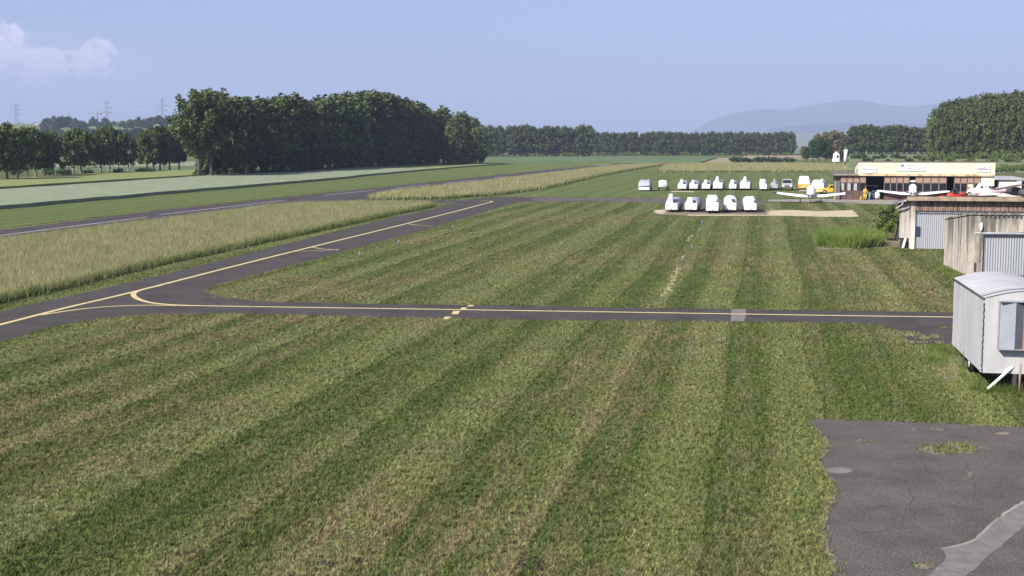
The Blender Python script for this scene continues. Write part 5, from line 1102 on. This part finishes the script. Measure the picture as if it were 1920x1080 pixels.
# person in orange
def person(loc, rz, label):
    t = thing('person', label, 'person', loc, rz)
    me = bpy.data.meshes.new('body')
    J = {'pel': (0, 0, .93), 'wai': (0, .01, 1.08), 'che': (0, .02, 1.30), 'nek': (0, .01, 1.47), 'hd0': (0, -.01, 1.55), 'hd1': (0, -.02, 1.66), 'hd2': (0, -.01, 1.73)}
    rad = {'pel': .15, 'wai': .13, 'che': .16, 'nek': .06, 'hd0': .075, 'hd1': .095, 'hd2': .07}
    E = [('pel', 'wai'), ('wai', 'che'), ('che', 'nek'), ('nek', 'hd0'), ('hd0', 'hd1'), ('hd1', 'hd2')]
    for s, n_ in ((-1, 'l'), (1, 'r')):
        J.update({'sh' + n_: (s * .19, .01, 1.40), 'el' + n_: (s * .27, -.02 - .05 * (s > 0), 1.13), 'wr' + n_: (s * .26, -.12 - .12 * (s > 0), .93), 'pa' + n_: (s * .255, -.15 - .13 * (s > 0), .86),
                  'hi' + n_: (s * .10, 0, .88), 'kn' + n_: (s * .12, -.03 * s, .50), 'an' + n_: (s * .13, .03 - .04 * s, .09), 'to' + n_: (s * .14, -.12 - .04 * s, .045)})
        rad.update({'sh' + n_: .07, 'el' + n_: .05, 'wr' + n_: .032, 'pa' + n_: .038, 'hi' + n_: .10, 'kn' + n_: .065, 'an' + n_: .045, 'to' + n_: .045})
        E += [('che', 'sh' + n_), ('sh' + n_, 'el' + n_), ('el' + n_, 'wr' + n_), ('wr' + n_, 'pa' + n_), ('pel', 'hi' + n_), ('hi' + n_, 'kn' + n_), ('kn' + n_, 'an' + n_), ('an' + n_, 'to' + n_)]
        pa_ = Vector(J['pa' + n_])
        for f in range(5):
            k1, k2 = f'f{n_}{f}a', f'f{n_}{f}b'
            if f < 4: J[k1] = tuple(pa_ + Vector((s * (f - 1.5) * .006, (f - 1.5) * .019, -.055))); J[k2] = tuple(Vector(J[k1]) + Vector((-s * .008, -.006, -.04 + abs(f - 1.3) * .006)))
            else: J[k1] = tuple(pa_ + Vector((-s * .012, -.04, -.01))); J[k2] = tuple(Vector(J[k1]) + Vector((-s * .004, -.012, -.035)))
            rad[k1] = .010; rad[k2] = .008; E += [('pa' + n_, k1), (k1, k2)]
    ks = list(J); me.from_pydata([J[k] for k in ks], [(ks.index(a), ks.index(b)) for a, b in E], [])
    o = bpy.data.objects.new('body', me); COL.objects.link(o); o.parent = t
    sk = o.modifiers.new('skin', 'SKIN')
    for i, k in enumerate(ks): me.skin_vertices[0].data[i].radius = (rad[k], rad[k] * (.75 if k in ('che', 'wai', 'pel') else 1)); me.skin_vertices[0].data[i].use_root = (k == 'pel')
    o.modifiers.new('sub', 'SUBSURF').levels = 1; o.modifiers['sub'].render_levels = 1; me.materials.append(M['skin'])
    MB().loft([[(w * math.cos(a), .01 + d * math.sin(a), z) for a in [2 * math.pi * k / 16 for k in range(16)]] for z, w, d in ((.86, .21, .17), (1.05, .19, .16), (1.3, .24, .17), (1.42, .22, .14), (1.48, .10, .09))]).build('jacket', 'orange', t)
    for s in (-1, 1):
        n_ = 'l' if s < 0 else 'r'
        MB().tube([J['sh' + n_], J['el' + n_], J['wr' + n_]], [.085, .066, .05], 10).build('sleeve', 'orange', t)
        MB().tube([(s * .10, 0, .92), J['kn' + n_], (J['an' + n_][0], J['an' + n_][1], .1)], [.125, .088, .07], 10).build('trouser_leg', 'ylw' if s > 0 else 'ylw', t)
        a_, b_ = J['an' + n_], J['to' + n_]; MB().tube([(a_[0], a_[1] + .03, .055), (b_[0], b_[1] - .02, .045)], [.055, .045], 8).build('shoe', 'black', t)
        MB().tube([(s * .033, -.100, 1.665), (s * .033, -.112, 1.665)], .011, 6).build('eye', 'black', t); MB().tube([(s * .093, -.02, 1.62), (s * .100, -.015, 1.67)], .014, 6).build('ear', 'skin', t)
    MB().tube([(0, -.10, 1.655), (0, -.125, 1.625), (0, -.105, 1.615)], [.008, .014, .008], 6).build('nose', 'skin', t); MB().tube([(-.022, -.105, 1.592), (.022, -.105, 1.592)], .006, 6).build('mouth', 'redlamp', t)
    MB().loft([[(w * math.cos(a), .012 + w * math.sin(a), z) for a in [2 * math.pi * k / 14 for k in range(14)]] for z, w in ((1.66, .102), (1.72, .098), (1.77, .07), (1.79, .02))]).build('hair', 'dgrey', t)
    return t
person(at(1622, 375.2), R(15), 'person in an orange jacket and yellow trousers standing left of the hangar opening')
p = at(1614, 375.6); t = thing('traffic_cone', 'small orange cone on the apron left of the person in orange', 'cone', p)
MB().tube([(0, 0, .03), (0, 0, .55)], [.15, .03], 12).build('cone_shell', 'orange', t); MB().box(-.2, .2, -.2, .2, 0, .03).build('base', 'orange', t)

# ------------------------------------------------------------------ small edge markers
t0_ = None
MK = [(674, 482, 'nearest white and blue edge marker beside the near taxiway, left group'), (748, 459, 'second edge marker from the near end of the left group beside the taxiway'), (849, 430, 'third edge marker of the left group, just below the end of the yellow taxiway line'), (893, 418.5, 'farthest edge marker of the left group, low and pale in the grass'),
      (1280.5, 491, 'nearest white marker post in the middle of the mown field'), (1297, 468, 'bluish marker post second from the near end in the mown field'), (1312, 436, 'third marker post in the mown field, with a dark patch at its foot'), (1317, 420, 'farthest marker post in the mown field, closest to the front row of trailers'), (948, 427, 'low dark marker in the grass right of the taxiway bend')]
for i, (u, v, l) in enumerate(MK):
    if t0_ is None:
        t = t0_ = thing('edge_marker', l, 'marker', at(u, v), 0, 'edge markers in the grass')
        MB().tube([(0, 0, 0), (0, 0, .03)], .11, 12).build('base', 'dgrey', t); MB().tube([(0, 0, .03), (0, 0, .26)], [.05, .05], 10).build('post', 'lblue', t); MB().tube([(0, 0, .261), (0, 0, .33), (0, 0, .36)], [.05, .05, .03], 10).build('cap', 'grey', t)
    else:
        t = copy_tree(t0_); t.location = at(u, v); t['label'] = l
    if i == 8 or i == 3: t.scale = (.7, .7, .5)

# ------------------------------------------------------------------ the air
def haze(dens):
    m = bpy.data.materials.new('haze'); m.use_nodes = True; n, l = m.node_tree.nodes, m.node_tree.links
    n.remove(n['Principled BSDF']); v = n.new('ShaderNodeVolumePrincipled'); v.inputs['Density'].default_value = dens; v.inputs['Color'].default_value = (0.60, 0.73, 1.0, 1); v.inputs['Anisotropy'].default_value = 0.0
    l.new(v.outputs[0], n['Material Output'].inputs['Volume']); M['haze'] = m
    b = MB(); b.box(-27000, 27000, -27000, 27000, -40, 900); o = b.build('haze', 'haze'); o['kind'] = 'stuff'; tag(o, 'pale morning haze over the whole airfield', 'haze')
haze(1.5e-4)
